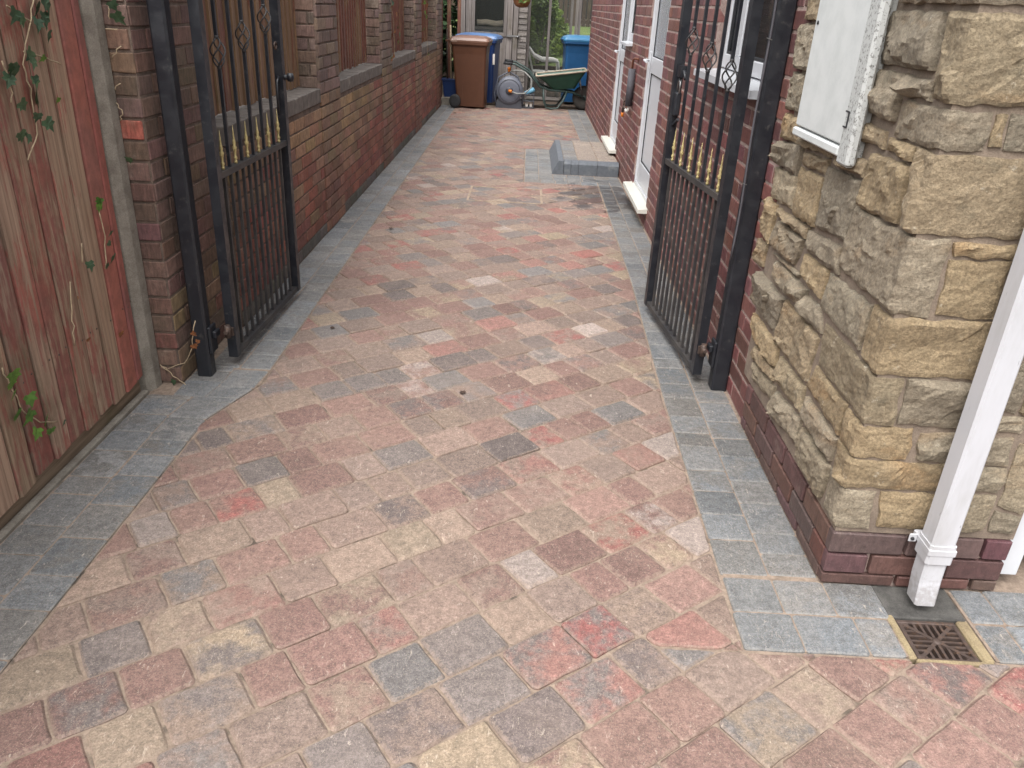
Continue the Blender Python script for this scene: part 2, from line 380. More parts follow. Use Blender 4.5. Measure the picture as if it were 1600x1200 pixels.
def bevel_box(x0, x1, y0, y1, z0, z1, b):
    V = []; ix = {}
    for i, (xa, xb) in enumerate(((x0, x0 + b), (x1, x1 - b))):
        for j, (ya, yb) in enumerate(((y0, y0 + b), (y1, y1 - b))):
            for k, (za, zb) in enumerate(((z0, z0 + b), (z1, z1 - b))):
                for a, p in enumerate(((xa, yb, zb), (xb, ya, zb), (xb, yb, za))): ix[i, j, k, a] = len(V); V.append(p)
    F = []
    def g(*t): return ix[t]
    F += [(g(0,0,0,0), g(0,0,1,0), g(0,1,1,0), g(0,1,0,0)), (g(1,0,0,0), g(1,1,0,0), g(1,1,1,0), g(1,0,1,0))]
    F += [(g(0,0,0,1), g(1,0,0,1), g(1,0,1,1), g(0,0,1,1)), (g(0,1,0,1), g(0,1,1,1), g(1,1,1,1), g(1,1,0,1))]
    F += [(g(0,0,0,2), g(0,1,0,2), g(1,1,0,2), g(1,0,0,2)), (g(0,0,1,2), g(1,0,1,2), g(1,1,1,2), g(0,1,1,2))]
    for k in (0, 1):
        for i in (0, 1): F.append((g(i,0,k,0), g(i,1,k,0), g(i,1,k,2), g(i,0,k,2)))
        for j in (0, 1): F.append((g(0,j,k,1), g(1,j,k,1), g(1,j,k,2), g(0,j,k,2)))
    for i in (0, 1):
        for j in (0, 1): F.append((g(i,j,0,0), g(i,j,1,0), g(i,j,1,1), g(i,j,0,1)))
    for i in (0, 1):
        for j in (0, 1):
            for k in (0, 1): F.append((g(i,j,k,0), g(i,j,k,1), g(i,j,k,2)))
    # fix winding outward
    c = Vector(((x0 + x1) / 2, (y0 + y1) / 2, (z0 + z1) / 2)); G = []
    for f in F:
        a, b_, d = (Vector(V[i]) for i in f[:3]); nrm = (b_ - a).cross(d - a); m = sum((Vector(V[i]) for i in f), Vector()) / len(f)
        G.append(f if nrm.dot(m - c) > 0 else tuple(reversed(f)))
    return V, G

# ------------------------------------------------------------------ paving
def clip(poly, a, b, c):          # keep a*x+b*y<=c
    out = []
    for i, p in enumerate(poly):
        q = poly[(i + 1) % len(poly)]; dp = a * p[0] + b * p[1] - c; dq = a * q[0] + b * q[1] - c
        if dp <= 0: out.append(p)
        if dp * dq < 0: t = dp / (dp - dq); out.append((p[0] + (q[0] - p[0]) * t, p[1] + (q[1] - p[1]) * t))
    return out
def area(p): return .5 * sum(p[i][0] * p[(i + 1) % len(p)][1] - p[(i + 1) % len(p)][0] * p[i][1] for i in range(len(p)))
def inset(P, d):
    n = len(P); R = []
    for i in range(n):
        a, b_, c = P[i - 1], P[i], P[(i + 1) % n]
        e1 = (Vector(b_) - Vector(a)); e2 = (Vector(c) - Vector(b_))
        if e1.length < 1e-6 or e2.length < 1e-6: R.append(b_); continue
        e1.normalize(); e2.normalize(); n1 = Vector((-e1.y, e1.x)); n2 = Vector((-e2.y, e2.x)); m = n1 + n2
        if m.length < .2: R.append(b_); continue
        m.normalize(); k = d / max(.45, m.dot(n1)); R.append((b_[0] + m.x * k, b_[1] + m.y * k))
    return R
def outline(P, jit, rc, seg=.055):
    n = len(P); R = []
    for i in range(n):
        a, b_, c = Vector(P[i - 1]), Vector(P[i]), Vector(P[(i + 1) % n])
        la, lc = (a - b_).length, (c - b_).length
        r = min(rc * rnd.uniform(.6, 1.5), la * .3, lc * .3)
        p1 = b_ + (a - b_).normalized() * r; p2 = b_ + (c - b_).normalized() * r
        R += [tuple(p1), tuple((p1 + p2 + b_ * .7) / 2.7), tuple(p2)]
        m = int(lc / seg)
        for k in range(1, m + 1):
            t = k / (m + 1); p = b_ + (c - b_) * t; nn = Vector((-(c - b_).y, (c - b_).x)).normalized() * rnd.uniform(-jit, jit); R.append(tuple(p + nn))
    return R
def slab(P, z, bev=.0045, depth=.035, tilt=.002, jit=.0016, rc=.009, gap=.003):
    """one paving block as (verts, faces, edge weight) from a flat outline"""
    A = area(P)
    if A < 0: P = P[::-1]; A = -A
    per = sum((Vector(P[i]) - Vector(P[i - 1])).length for i in range(len(P))); inr = 2 * A / per
    if inr < .006: return None
    P = inset(P, min(gap, inr * .2)); O = outline(P, jit, min(rc, inr * .4))
    n = len(O); gx = sum(p[0] for p in O) / n; gy = sum(p[1] for p in O) / n
    shr = lambda t: [(p[0] + (gx - p[0]) * t, p[1] + (gy - p[1]) * t) for p in O]      # towards the middle: never leaves a sharp cut piece
    r1 = shr(min(.28, bev / inr)); r2 = shr(min(.5, max(.0, .017 / inr)))
    tx, ty = rnd.uniform(-tilt, tilt) * 8, rnd.uniform(-tilt, tilt) * 8; cx = sum(p[0] for p in O) / n; cy = sum(p[1] for p in O) / n
    h = lambda p, d: (p[0] - cx, p[1] - cy, d + tx * (p[0] - cx) * .5 + ty * (p[1] - cy) * .5)
    V = [h(p, -depth) for p in O] + [h(p, -bev * 1.0 - rnd.uniform(0, .002)) for p in O] + [h(p, -rnd.uniform(0, .0012)) for p in r1] + [h(p, rnd.uniform(0, .0006)) for p in r2]
    F = []
    for k in range(3):
        for i in range(n): a, b_ = k * n + i, k * n + (i + 1) % n; F.append((a, b_, b_ + n, a + n))
    F.append(tuple(range(3 * n, 4 * n)))
    return V, F, [1.0] * (2 * n) + [.85] * n + [0.0] * n, (cx, cy, z)
def attrs(me, c1, c2, ed):
    n = len(me.vertices)
    for nm_, col in (('c1', c1), ('c2', c2)):
        a = me.attributes.new(nm_, 'FLOAT_COLOR', 'POINT'); a.data.foreach_set('color', [x for c in col for x in c] if isinstance(col, list) else list(col) * n)
    a = me.attributes.new('edge', 'FLOAT', 'POINT'); a.data.foreach_set('value', ed)
def emit(items, name, stuffname, mat, parent, limit=300):
    """items: (slab, c1, c2). The ones that show largest become parts, the rest one part of kind stuff."""
    sc = []
    for it in items:
        sl = it[0]; q = proj(sl[3]); A = abs(area([(v[0], v[1]) for v in sl[0][:len(sl[0]) // 4]]))
        vis = q and -40 < q[0] < 1640 and -40 < q[1] < 1240
        sc.append((A / (q[2] ** 3) if vis else 0, it))
    sc.sort(key=lambda t: -t[0]); BV = B(); c1 = []; c2 = []; ed = []
    for i, (k, (sl, a, b_)) in enumerate(sc):
        V, F, E, cen = sl
        if i < limit and k > 0:
            me = mesh(name, V, F, mat); attrs(me, a, b_, E); link(name, me, parent, cen)
        else:
            BV.add([(v[0] + cen[0], v[1] + cen[1], v[2] + cen[2]) for v in V], F); c1 += [a] * len(V); c2 += [b_] * len(V); ed += E
    if BV.V:
        me = mesh(stuffname, BV.V, BV.F, mat); attrs(me, c1, c2, ed); o = link(stuffname, me, parent); o['kind'] = 'stuff'

ground = tag(link('ground', mesh('ground', [(-60, -30, -.09), (60, -30, -.09), (60, 120, -.09), (-60, 120, -.09)], [(0, 1, 2, 3)], 'soil')), 'bare earth ground around the driveway', None, None, 'structure')
bed = B()
for x0, x1, y0, y1 in ((-1.75, 1.088, -.6, 13.42), (1.088, 1.312, -.6, 1.565), (1.312, 2.8, -.6, 2.2)): bed.add([(x0, y0, -.0085), (x1, y0, -.0085), (x1, y1, -.0085), (x0, y1, -.0085)], [(0, 1, 2, 3)])
drive = tag(bed.obj('driveway', 'sand_bed'), 'block paved driveway in mixed red, buff and grey tumbled blocks', None, None, 'structure')

PAL = [((146, 124, 114), 9), ((154, 128, 116), 8), ((152, 116, 106), 7), ((142, 106, 98), 6), ((160, 136, 120), 6), ((134, 98, 91), 4), ((156, 106, 98), 2.4), ((126, 116, 114), 5), ((120, 117, 118), 3.5),
       ((166, 146, 125), 3.0), ((174, 153, 127), .9), ((178, 162, 155), .7), ((110, 98, 97), 3.5), ((162, 88, 82), .5)]
pw = [k for _, k in PAL]
def pcol(): 
    c = rnd.choices(PAL, pw)[0][0]; k = rnd.uniform(.94, 1.06); M_ = (147, 126, 115); c = [(m + (v - m) * .72) * k for v, m in zip(c, M_)]; return srgb(c[0] - 1, c[1] + 1, c[2] + 1, .60)
ANG = math.radians(36.5); ca, sa = math.cos(ANG), math.sin(ANG); ROW = .153
def left_in(y): return -1.2 + .0125 * y if y < 2.66 else -1.167 + .109 * (y - 2.66) / .32 if y < 2.98 else -1.058 - .003 * (y - 3)
def right_in(y):
    pts = ((1.58, .648), (3, .655), (4.64, .70), (7.47, .715), (9.35, .70), (13.5, .668))
    for (a, xa), (b_, xb) in zip(pts, pts[1:]):
        if y <= b_: return xa + (xb - xa) * (y - a) / (b_ - a)
    return .668
items = []
for r in range(-14, 94):
    u = -3.5 + rnd.uniform(0, .2)
    while u < 15:
        L = rnd.choices((.192, .153, .120), (5, 4, 3))[0]
        q = [(u, r * ROW), (u + L, r * ROW), (u + L, (r + 1) * ROW), (u, (r + 1) * ROW)]; u += L
        P = [(x * ca - y * sa, x * sa + y * ca) for x, y in q]
        cx = sum(p[0] for p in P) / 4; cy = sum(p[1] for p in P) / 4
        if not (-1.5 < cx < 2.5 and .1 < cy < 13.5): continue
        pieces = [P]
        for yc, xl in ((1.577, .55), (7.47, -.1), (9.35, -.1)):
            nw = []
            for p in pieces:
                if len(p) < 3: continue
                ys = [v[1] for v in p]
                if min(ys) < yc < max(ys) and max(v[0] for v in p) > (xl if yc < 2 else -.05): nw += [clip(p, 0, 1, yc - .002), clip(p, 0, -1, -yc - .002)]
                else: nw.append(p)
            pieces = nw
        for p in pieces:
            if len(p) < 3: continue
            my = sum(v[1] for v in p) / len(p)
            s1 = .0125 if my < 2.66 else .3406 if my < 2.98 else -.003; x0 = left_in(my) - s1 * my
            p = clip(p, -1, s1, -x0)
            if my > 1.577:
                if 7.47 < my < 9.35: p = clip(p, 1, 0, .018) if p else p
                else:
                    s2 = (right_in(my + .01) - right_in(my - .01)) / .02 if my > 1.6 else .005; x1 = right_in(my) - s2 * my
                    p = clip(p, 1, -s2, x1) if p else p
            else: p = clip(p, 1, 0, 2.5) if p else p
            p = clip(p, 0, 1, 13.36) if p else p
            if len(p) < 3 or abs(area(p)) < .0004: continue
            z = rnd.uniform(-.0022, .0022)
            sl = slab(p, z, rnd.uniform(.004, .009), gap=rnd.uniform(.0014, .0036), jit=.0024, rc=.009)
            if not sl: continue
            c1 = pcol(); kk = rnd.choice((.84, .9, 1.1, 1.16)); c2 = pcol() if rnd.random() < .4 else tuple(v * kk for v in c1[:3]) + (1,)
            if rnd.random() < .035: c2 = srgb(154, 96, 91, .62)
            items.append((sl, c1, c2))
emit(items, 'paver', 'distant_pavers', 'paver', drive)

# charcoal border: strips of bed 4 mm above, blocks two deep
bb = B()
def strip(pts): bb.add([(x, y, -.0045) for x, y in pts], [tuple(range(len(pts)))])
strip([(-1.50, -.5), (-1.21, -.5), (-1.172, 2.66), (-1.06, 2.985), (-1.47, 2.985)]); strip([(-1.47, 2.985), (-1.06, 2.985), (-1.09, 13.4), (-1.36, 13.4)])
strip([(.66, 1.86), (.98, 1.86), (.98, 4.64), (.71, 4.64)]); strip([(.71, 4.64), (.98, 4.64), (.98, 13.4), (.68, 13.4)]); strip([(.66, 1.585), (1.088, 1.585), (1.088, 1.86), (.66, 1.86)]); strip([(1.318, 1.585), (2.6, 1.585), (2.6, 1.86), (1.318, 1.86)]); strip([(.03, 7.48), (.7, 7.48), (.7, 9.34), (.03, 9.34)])
border = tag(bb.obj('paving_border', 'sand_bed'), 'charcoal grey block edging along both sides of the drive', None, None, 'structure')
bit = []
def gcol(l=0): 
    k = rnd.uniform(.88, 1.12); t = rnd.uniform(-4, 4); return srgb((118 + l * .3) * k + t, (118 + l * .3) * k, (118 + l * .3) * k - t, .65)
def blk(P, l=0):
    sl = slab(P, rnd.uniform(-.0014, .0014), .004, jit=.0010, rc=.006, gap=.0016, tilt=.0015)
    if sl: bit.append((sl, gcol(l), gcol(l + 8)))
def run(y0, y1, xa, xb, cols, l=20, skip=None):
    for c in range(cols):
        y = y0 - rnd.uniform(0, .1)
        while y < y1:
            L = rnd.choices((.173, .138, .104), (4, 4, 2))[0]; ya, yb = max(y, y0), min(y + L, y1); y += L
            if yb - ya < .02: continue
            f = lambda yy, k: xa(yy) + (xb(yy) - xa(yy)) * k / cols
            blk([(f(ya, c), ya), (f(ya, c + 1), ya), (f(yb, c + 1), yb), (f(yb, c), yb)], l)
run(.1, 2.84, lambda y: -1.475, lambda y: left_in(y) - .004, 2)
run(2.84, 3.13, lambda y: -1.375, lambda y: left_in(y) - .004, 2)
run(3.13, 13.38, lambda y: -1.335, lambda y: left_in(y) - .004, 2)
run(1.875, 7.90, lambda y: right_in(y) + .003, lambda y: .945, 2, -4)  # same block, coloured darker than the left edging to even out the light
run(9.35, 13.38, lambda y: right_in(y) + .003, lambda y: .945, 2, -4)
run(7.62, 9.35, lambda y: .022, lambda y: .300, 2, 16)
def xrun(x0, x1, ya, yb, l=14):
    x = x0 - rnd.uniform(0, .09)
    while x < x1:
        L = rnd.choices((.173, .138, .12), (4, 4, 2))[0]; a, b_ = max(x, x0), min(x + L, x1); x += L
        if b_ - a > .02: blk([(a, ya), (b_, ya), (b_, yb), (a, yb)], l)
xrun(.65, 1.085, 1.582, 1.726, 6); xrun(.95, 1.10, 1.728, 1.872, 2); blk([(.655, 1.728), (.80, 1.728), (.80, 1.874), (.655, 1.874)], 22); blk([(.80, 1.728), (.95, 1.728), (.95, 1.874), (.80, 1.874)], 24)
xrun(1.325, 2.6, 1.582, 1.726, 14); xrun(1.325, 2.6, 1.728, 1.872, 14)
xrun(.022, .715, 7.475, 7.618, 16)
xrun(.30, .935, 7.62, 7.76, 16); xrun(.30, .935, 7.76, 7.905, 16)
emit(bit, 'border_block', 'distant_border_blocks', 'charcoal_block', border)
tag(B().box(-1.505, -1.477, .1, 2.86, -.02, .006).obj('mortar_fillet', 'concrete'), 'strip of mortar between the timber fence and grey edging', None, None, 'structure')
tag(link('street_apron', mesh('street', [(-6, -12, -.03), (8, -12, -.03), (8, -.6, -.03), (-6, -.6, -.03)], [(0, 1, 2, 3)], 'street')), 'road surface behind the viewer', None, None, 'structure')

# ------------------------------------------------------------------ bricks
brick_cache = {}
def brick_mesh(L, H, D, mat):
    key = (round(L, 3), H, D, mat, rnd.randrange(3))
    if key not in brick_cache:
        V, F = bevel_box(-L / 2, L / 2, -D / 2, D / 2, -H / 2, H / 2, .003)
        V = [(x + rnd.uniform(-.0015, .0015), y + rnd.uniform(-.001, .001), z + rnd.uniform(-.0015, .0015)) for x, y, z in V]
        brick_cache[key] = mesh('brick', V, F, mat)
    return brick_cache[key]
class Wall:
    """collects bricks of one thing; the largest in view become parts, the rest one stuff part"""
    def __init__(s, parent, mat): s.parent = parent; s.mat = mat; s.L = []
    def brick(s, cen, L, H, D, rz, col): s.L.append((cen, L, H, D, rz, col))
    def face(s, p0, d, nrm, L, z0, z1, colf, H=.065, J=.0105, D=.05, proud=.006, holes=(), bl=.2145, off=0, head=False):
        """bricks of a wall face from p0 along unit d (2D), facing nrm"""
        ch = H + J; nc = int((z1 - z0) / ch + .5); rz = math.atan2(d[1], d[0])
        for c in range(nc):
            z = z0 + c * ch + H / 2 + J / 2; t = -((c + off) % 2) * (bl + J) / 2
            while t < L:
                a, b_ = max(t, 0), min(t + bl, L); t += bl + J
                segs = [(a, b_)]
                for (h0, h1, g0, g1) in holes:
                    if g0 - .02 < z < g1 + .02:
                        ns = []
                        for (x, y) in segs:
                            if y <= h0 or x >= h1: ns.append((x, y))
                            else:
                                if x < h0: ns.append((x, h0))
                                if y > h1: ns.append((h1, y))
                        segs = ns
                for x, y in segs:
                    if y - x < .022: continue
                    m = (x + y) / 2; pr = proud + rnd.uniform(-.0015, .0015)
                    s.brick((p0[0] + d[0] * m + nrm[0] * (pr - D / 2), p0[1] + d[1] * m + nrm[1] * (pr - D / 2), z), y - x, H, D, rz + rnd.uniform(-.004, .004), colf(p0[0] + d[0] * m, p0[1] + d[1] * m, z))
    def build(s, limit=300, name='brick', stuff='distant_bricks'):
        sc = []
        for b in s.L:
            q = proj(b[0]); vis = q and -30 < q[0] < 1630 and -30 < q[1] < 1230
            sc.append((b[1] / q[2] ** 2 if vis else 0, b))
        sc.sort(key=lambda t: -t[0]); G = B(); col = []
        for i, (k, (cen, L, H, D, rz, c)) in enumerate(sc):
            if i < limit and k > 0:
                o = link(name, brick_mesh(L, H, D, s.mat + '_obj'), s.parent, cen, (0, 0, rz)); o.color = c
                if s.parent.type == 'EMPTY': o.location = Vector(cen) - s.parent.location
            else:
                V, F = bevel_box(-L / 2, L / 2, -D / 2, D / 2, -H / 2, H / 2, .003); cz, sz = math.cos(rz), math.sin(rz)
                G.add([(cen[0] + x * cz - y * sz, cen[1] + x * sz + y * cz, cen[2] + z) for x, y, z in V], F); col += [c] * len(V)
        if G.V:
            me = mesh(stuff, G.V, G.F, s.mat + '_attr'); a = me.attributes.new('c1', 'FLOAT_COLOR', 'POINT'); a.data.foreach_set('color', [x for c in col for x in c])
            o = link(stuff, me, s.parent); o['kind'] = 'stuff'; o.location = -s.parent.location
def jitc(c, k=.75, v=.12):
    f = rnd.uniform(1 - v, 1 + v); return srgb(*(min(255, x * f + rnd.uniform(-4, 4)) for x in c), k)

# ---- left garden wall
gw = empty('garden_wall', (0, 0, 0), 'low tan and red brick wall with pillars and grey coping on the left', 'wall')
WX = -1.335
def gcolr(x, y, z):
    t = noise.noise(Vector((y * .55, z * 1.5, 3.1))) + rnd.uniform(-.28, .28)
    if z < .09: return jitc((96, 90, 84))
    red = (.62 - z) * 1.1 + t * .8 + (.12 if y > 6.5 else 0)
    return jitc((136, 82, 70)) if red > .12 else jitc((148, 118, 90)) if red < -.22 else jitc((138, 104, 84))
def pcolr(x, y, z): return jitc((118, 98, 88)) if z > .9 else (jitc((132, 106, 86)) if z > .45 else jitc((130, 92, 78)))
PY = [(5.37, 5.93), (7.70, 8.27), (10.0, 10.56), (12.35, 12.98)]
W1 = Wall(gw, 'garden_brick')
prev = 3.60
zw = .855
for (a, b_) in PY:
    W1.face((WX, prev + .005), (0, 1), (1, 0), a - prev - .01, 0, zw, gcolr)
    W1.face((WX + .006, a + .003), (0, 1), (1, 0), b_ - a - .006, 0, 1.81, pcolr, off=1)
    W1.face((WX - .16, a + .003), (1, 0), (0, -1), .15, .94, 1.81, pcolr)
    prev = b_
core = B().box(WX - .22, WX, 3.6, 13.0, -.08, zw)
for a, b_ in PY: core.box(WX - .20, WX + .004, a + .004, b_ - .004, zw, 1.82)  # unseen pillar tops shortened to let more light in
core.obj('wall_core', 'mortar_garden', gw)
W1.build()
prev = 3.60
for (a, b_) in PY:
    y = prev + .004
    while y < a - .02:
        yb = min(y + .102, a - .002)
        B().box(WX - .215, WX + .012 + rnd.uniform(-.002, .002), y + .003, yb - .002, zw + .004, zw + .092 + rnd.uniform(-.002, .002), .005).obj('coping_block', 'coping', gw); y = yb
    prev = b_
for a, b_ in PY: B().box(WX - .24, WX + .05, a - .05, b_ + .05, 1.82, 1.88, .008).obj('pillar_cap', 'concrete', gw)

# ---- gate pillar
gp = empty('gate_pillar', (-1.5, 3.2, 0), 'brown brick gate pillar behind the left gate, one brick broken to bright red', 'pillar')
def g0col(x, y, z):
    return jitc((114, 90, 78)) if rnd.random() < .5 else jitc((112, 84, 76)) if z > .35 else jitc((126, 84, 74) if rnd.random() < .4 else (122, 102, 80))
PX = -1.378
W0 = Wall(gp, 'garden_brick')
W0.face((PX - .222, 2.952), (1, 0), (0, -1), .222, .0, 2.1, g0col, off=1, proud=.004)
W0.face((PX, 2.956), (0, 1), (1, 0), .64, .0, 2.1, g0col, bl=.2145, proud=.004, off=0)
for i, b_ in enumerate(W0.L):
    if abs(b_[0][1] - 2.97) < .04 and abs(b_[0][2] - 1.0) < .04 and b_[0][0] > -1.52 and abs(b_[4]) < .1: W0.L[i] = b_[:5] + (srgb(166, 92, 78, .72),)
W0.build(300)
B().box(-1.66 + 1.5, PX + 1.5, 2.954 - 3.2, 3.596 - 3.2, -.08, 2.1).obj('pillar_core', 'mortar_garden', gp)
B().box(-1.70 + 1.5, PX + .04 + 1.5, 2.92 - 3.2, 3.64 - 3.2, 2.1, 2.16, .008).obj('pillar_cap', 'concrete', gp)

# ---- fence panels between the pillars
prev = 3.60; names = ['tan board fence panel between the gate pillar and the next pillar', 'reddish brown board fence panel between the second and third brick pillars', 'ivy-trailed brown fence panel between the third and fourth brick pillars', 'farthest brown fence panel before the last brick pillar by the bins']
for i, (a, b_) in enumerate(PY):
    fp = empty('fence_panel', (WX - .13, prev, .95), names[i], 'fence', 'fence panels standing on the garden wall')
    y = .012; L = a - prev
    while y < L - .03:
        w_ = rnd.uniform(.085, .105); yb = min(y + w_, L - .006)
        bd = B(); z0 = rnd.uniform(.0, .012)
        bd.add([(-.004, y, z0), (.018, y, z0), (.006, yb + .008, z0), (-.004, yb + .008, z0), (-.004, y, .78), (.018, y, .78), (.006, yb + .008, .78), (-.004, yb + .008, .78)], [(3, 2, 1, 0), (4, 5, 6, 7), (0, 1, 5, 4), (1, 2, 6, 5), (2, 3, 7, 6), (3, 0, 4, 7)])  # panel top is out of view, lowered to let light in
        o = bd.obj('board', 'brown_board', fp); o.color = (1, 1, 1, (.40 if i == 0 else .56) + rnd.uniform(-.12, .12)); y = yb
    B().box(-.06, -.008, .0, L, .12, .16).obj('rail', 'brown_board', fp); B().box(-.06, -.008, .0, L, .62, .66).obj('rail', 'brown_board', fp)
    prev = b_

# ---- near timber fence with concrete post
nf = empty('timber_fence', (-1.5, 1.5, 0), 'flaking red-painted timber board fence at the left edge', 'fence')
edges = [0.2]
while edges[-1] < 1.75: edges.append(edges[-1] + rnd.uniform(.095, .115))
edges = edges[:-1] + [1.897, 2.007, 2.108, 2.215, 2.315, 2.415, 2.517, 2.618, 2.719, 2.816, 2.872]
cov = {2.719: .74, 2.816: .86, 2.618: .40, 2.517: .46}
for a, b_ in zip(edges, edges[1:]):
    zb = .065 + rnd.uniform(-.012, .012); n_ = 14
    rings = []
    wv = rnd.uniform(-.003, .003); gp_ = rnd.choice((.006, .009, .012))
    for k in range(n_ + 1):
        z = zb + (1.62 - zb) * k / n_; w1 = .0025 * noise.noise(Vector((a * 9, z * 3, 0))); w2 = .003 * noise.noise(Vector((b_ * 9, z * 3, 5)))  # board tops are out of view, lowered to let light over the fence
        rings.append([(-.013, a - 1.5 - .001 + w1, z), (-.011, b_ - 1.5 - gp_, z), (.006 + w2 * .4, b_ - 1.5 + w2 - gp_, z), (.0125 + w1 * .5 + wv, a - 1.5 + w1 + .003, z), (.008 + wv, a - 1.5 + w1 - .002, z)])
    o = B().loft([[tuple(p) for p in r] for r in rings]).obj('board', 'painted_board', nf); o.data.materials.append(MT['bare_edge'])
    for q in range(n_): o.data.polygons[q * 5 + 3].material_index = 1; o.data.polygons[q * 5 + 4].material_index = 1
    kb_ = rnd.uniform(.78, 1.18); o.color = (kb_, kb_ * rnd.uniform(.95, 1.03), kb_ * rnd.uniform(.93, 1.03), cov.get(a, rnd.choice((.42, .47, .52, .56, .49, .45)) + rnd.uniform(-.03, .03)))
B().box(-.062, -.0342, .2 - 1.5, 1.372, .35, .42).obj('rail', 'dark_wood', nf); B().box(-.062, -.0342, .2 - 1.5, 1.372, 1.45, 1.52).obj('rail', 'dark_wood', nf)
B().box(-.034, -.026, .2 - 1.5, 1.370, .09, 1.60).obj('gap_shade_sheet', 'dark_wood', nf)  # added dark sheet behind the boards so the gaps read as shade
B().box(-.025, -.0145, .2 - 1.5, 1.368, -.06, .085, .003).obj('gravel_board', 'gravel_board', nf)
nl = B()
for a, b_ in zip(edges, edges[1:]):
    for z in (.385, 1.485):
        for q in (.3, .75): nl.lathe([(.0035, 0), (.0035, .0015), (.0005, .002)], (.0095, a - 1.5 + (b_ - a) * q, z + rnd.uniform(-.012, .012)), 6, 'x')
tag(nl.obj('nail', 'rust_iron', nf), kind='stuff')
cp = B()
ring = lambda z, k=0: [(-1.585, 2.87, z), (-1.49, 2.87, z), (-1.462, 2.895, z), (-1.458, 2.94, z), (-1.585, 2.944, z)]
cp.loft([ring(z) for z in (-.08, .4, .9, 1.4, 1.68)])
tag(cp.obj('concrete_post', 'concrete'), 'grey concrete fence post between timber boards and brick pillar', 'fence post')

# ------------------------------------------------------------------ house
HX = .955
house = empty('house', (0, 0, 0), 'red brick house with stone clad corner along the right side', 'house')
DOORS = ((6.02, 6.92), (8.50, 9.28)); WIN2 = (7.95, 8.50); WIN1 = (3.34, 4.42)
y0h = 2.86
HW = Wall(house, 'house_brick')
def hcol(x, y, z):
    return rnd.choice((jitc((118, 73, 68)), jitc((125, 79, 73)), jitc((112, 71, 68)), jitc((107, 68, 67)), jitc((121, 82, 77))))
holes = [(DOORS[0][0] - y0h, DOORS[0][1] - y0h, .12, 2.12), (DOORS[1][0] - y0h, DOORS[1][1] - y0h, .14, 2.12), (WIN2[0] - y0h, WIN2[1] - y0h, 1.19, 2.12), (WIN1[0] - y0h, WIN1[1] - y0h, 1.22, 2.12)]
HW.face((HX, y0h), (0, 1), (-1, 0), 13.62 - y0h, 0, 1.99, hcol, holes=holes, H=.0645, J=.0120, proud=.0035, bl=.2135)
for i in range(3):                        # plinth below the stone, side then front
    zc = [(0, .038), (.040, .108), (.112, .182)][i]; t = 1.895 + (.1 if i == 1 else 0); 
    if i == 1: HW.brick((HX - .007 + .018, 1.895 + .05, sum(zc) / 2), .1, zc[1] - zc[0] - .004, .05, PI / 2, jitc((112, 70, 62)))
    while t < 2.86:
        L = min(.2145, 2.855 - t)
        if L > .03: HW.brick((HX - .007 + .018, t + L / 2, sum(zc) / 2), L - .008, zc[1] - zc[0] - .004, .05, PI / 2, rnd.choice((jitc((98, 72, 67)), jitc((90, 70, 66)), jitc((106, 74, 68)))))
        t += .2245
    t = HX - .014 + (.0 if i != 1 else -.09)
    while t < 1.46:
        a, b_ = max(t, HX - .014), min(t + .2145, 1.46 - (0 if i != 1 else .0))
        if b_ - a > .03: HW.brick(((a + b_) / 2, 1.871 + .02, sum(zc) / 2), b_ - a - .004, zc[1] - zc[0] - .004, .05, 0, rnd.choice((jitc((100, 72, 69)), jitc((92, 72, 69)), jitc((96, 68, 66)))))
        t += .2225
HW.build()
# masonry core with openings left free
core = B()
def seg(ya, yb, za, zb): core.box(HX, HX + .28, ya, yb, za, zb)
ys = [1.885, WIN1[0], WIN1[1], DOORS[0][0], DOORS[0][1], WIN2[0], WIN2[1], DOORS[1][1], 13.62]
seg(ys[0], ys[1], -.08, 2.0); seg(ys[1], ys[2], -.08, 1.215); seg(ys[2], ys[3], -.08, 2.0); seg(ys[3], ys[4], -.08, .12); seg(ys[4], ys[5], -.08, 2.0)
seg(ys[5], ys[6], -.08, 1.185); seg(ys[6], ys[7], -.08, .14); seg(ys[7], ys[8], -.08, 2.0)
core.box(HX + .28, 1.46, 1.885, 2.1, -.08, 2.0)
core.obj('wall_core', 'mortar_house', house)
B().box(HX - .004, HX + .28, 1.88, 13.622, 2.0, 2.55).box(HX + .28, 6, 1.88, 2.1, 2.3, 2.55).box(HX + .28, 6, 13.4, 13.622, -.08, 2.55).obj('upper_wall', 'far_brick', house)  # unseen upper part, kept low so more light reaches the left wall
B().add([(HX - .18, 1.72, 2.5), (HX - .18, 13.8, 2.5), (3.6, 13.8, 4.2), (3.6, 1.72, 4.2), (6.8, 13.8, 2.5), (6.8, 1.72, 2.5)], [(0, 1, 2, 3), (3, 2, 4, 5), (0, 3, 5), (1, 4, 2)]).obj('roof', 'roof', house)  # unseen bungalow roof, height chosen to let light into the drive
B().box(1.50, 1.52, 3.2, 10, -.05, 2.2).box(1.24, 1.5, 2.5, 2.55, .1, 2.2).obj('interior_wall', 'interior', house)
B().add([(HX + .20, WIN1[0] + .1 + .02 * k, z) for k in range(20) for z in (1.25, 2.1)] , [(2 * k, 2 * k + 2, 2 * k + 3, 2 * k + 1) for k in range(12)]).obj('curtain', 'curtain', house)
def flat_mortar(): 
    B().box(HX - .006, HX + .0, 1.884, 2.95, .184, 2.0).box(HX - .006, 1.46, 1.874, 1.884, .184, 2.0).obj('mortar_bed', 'mortar_stone', house)
flat_mortar()

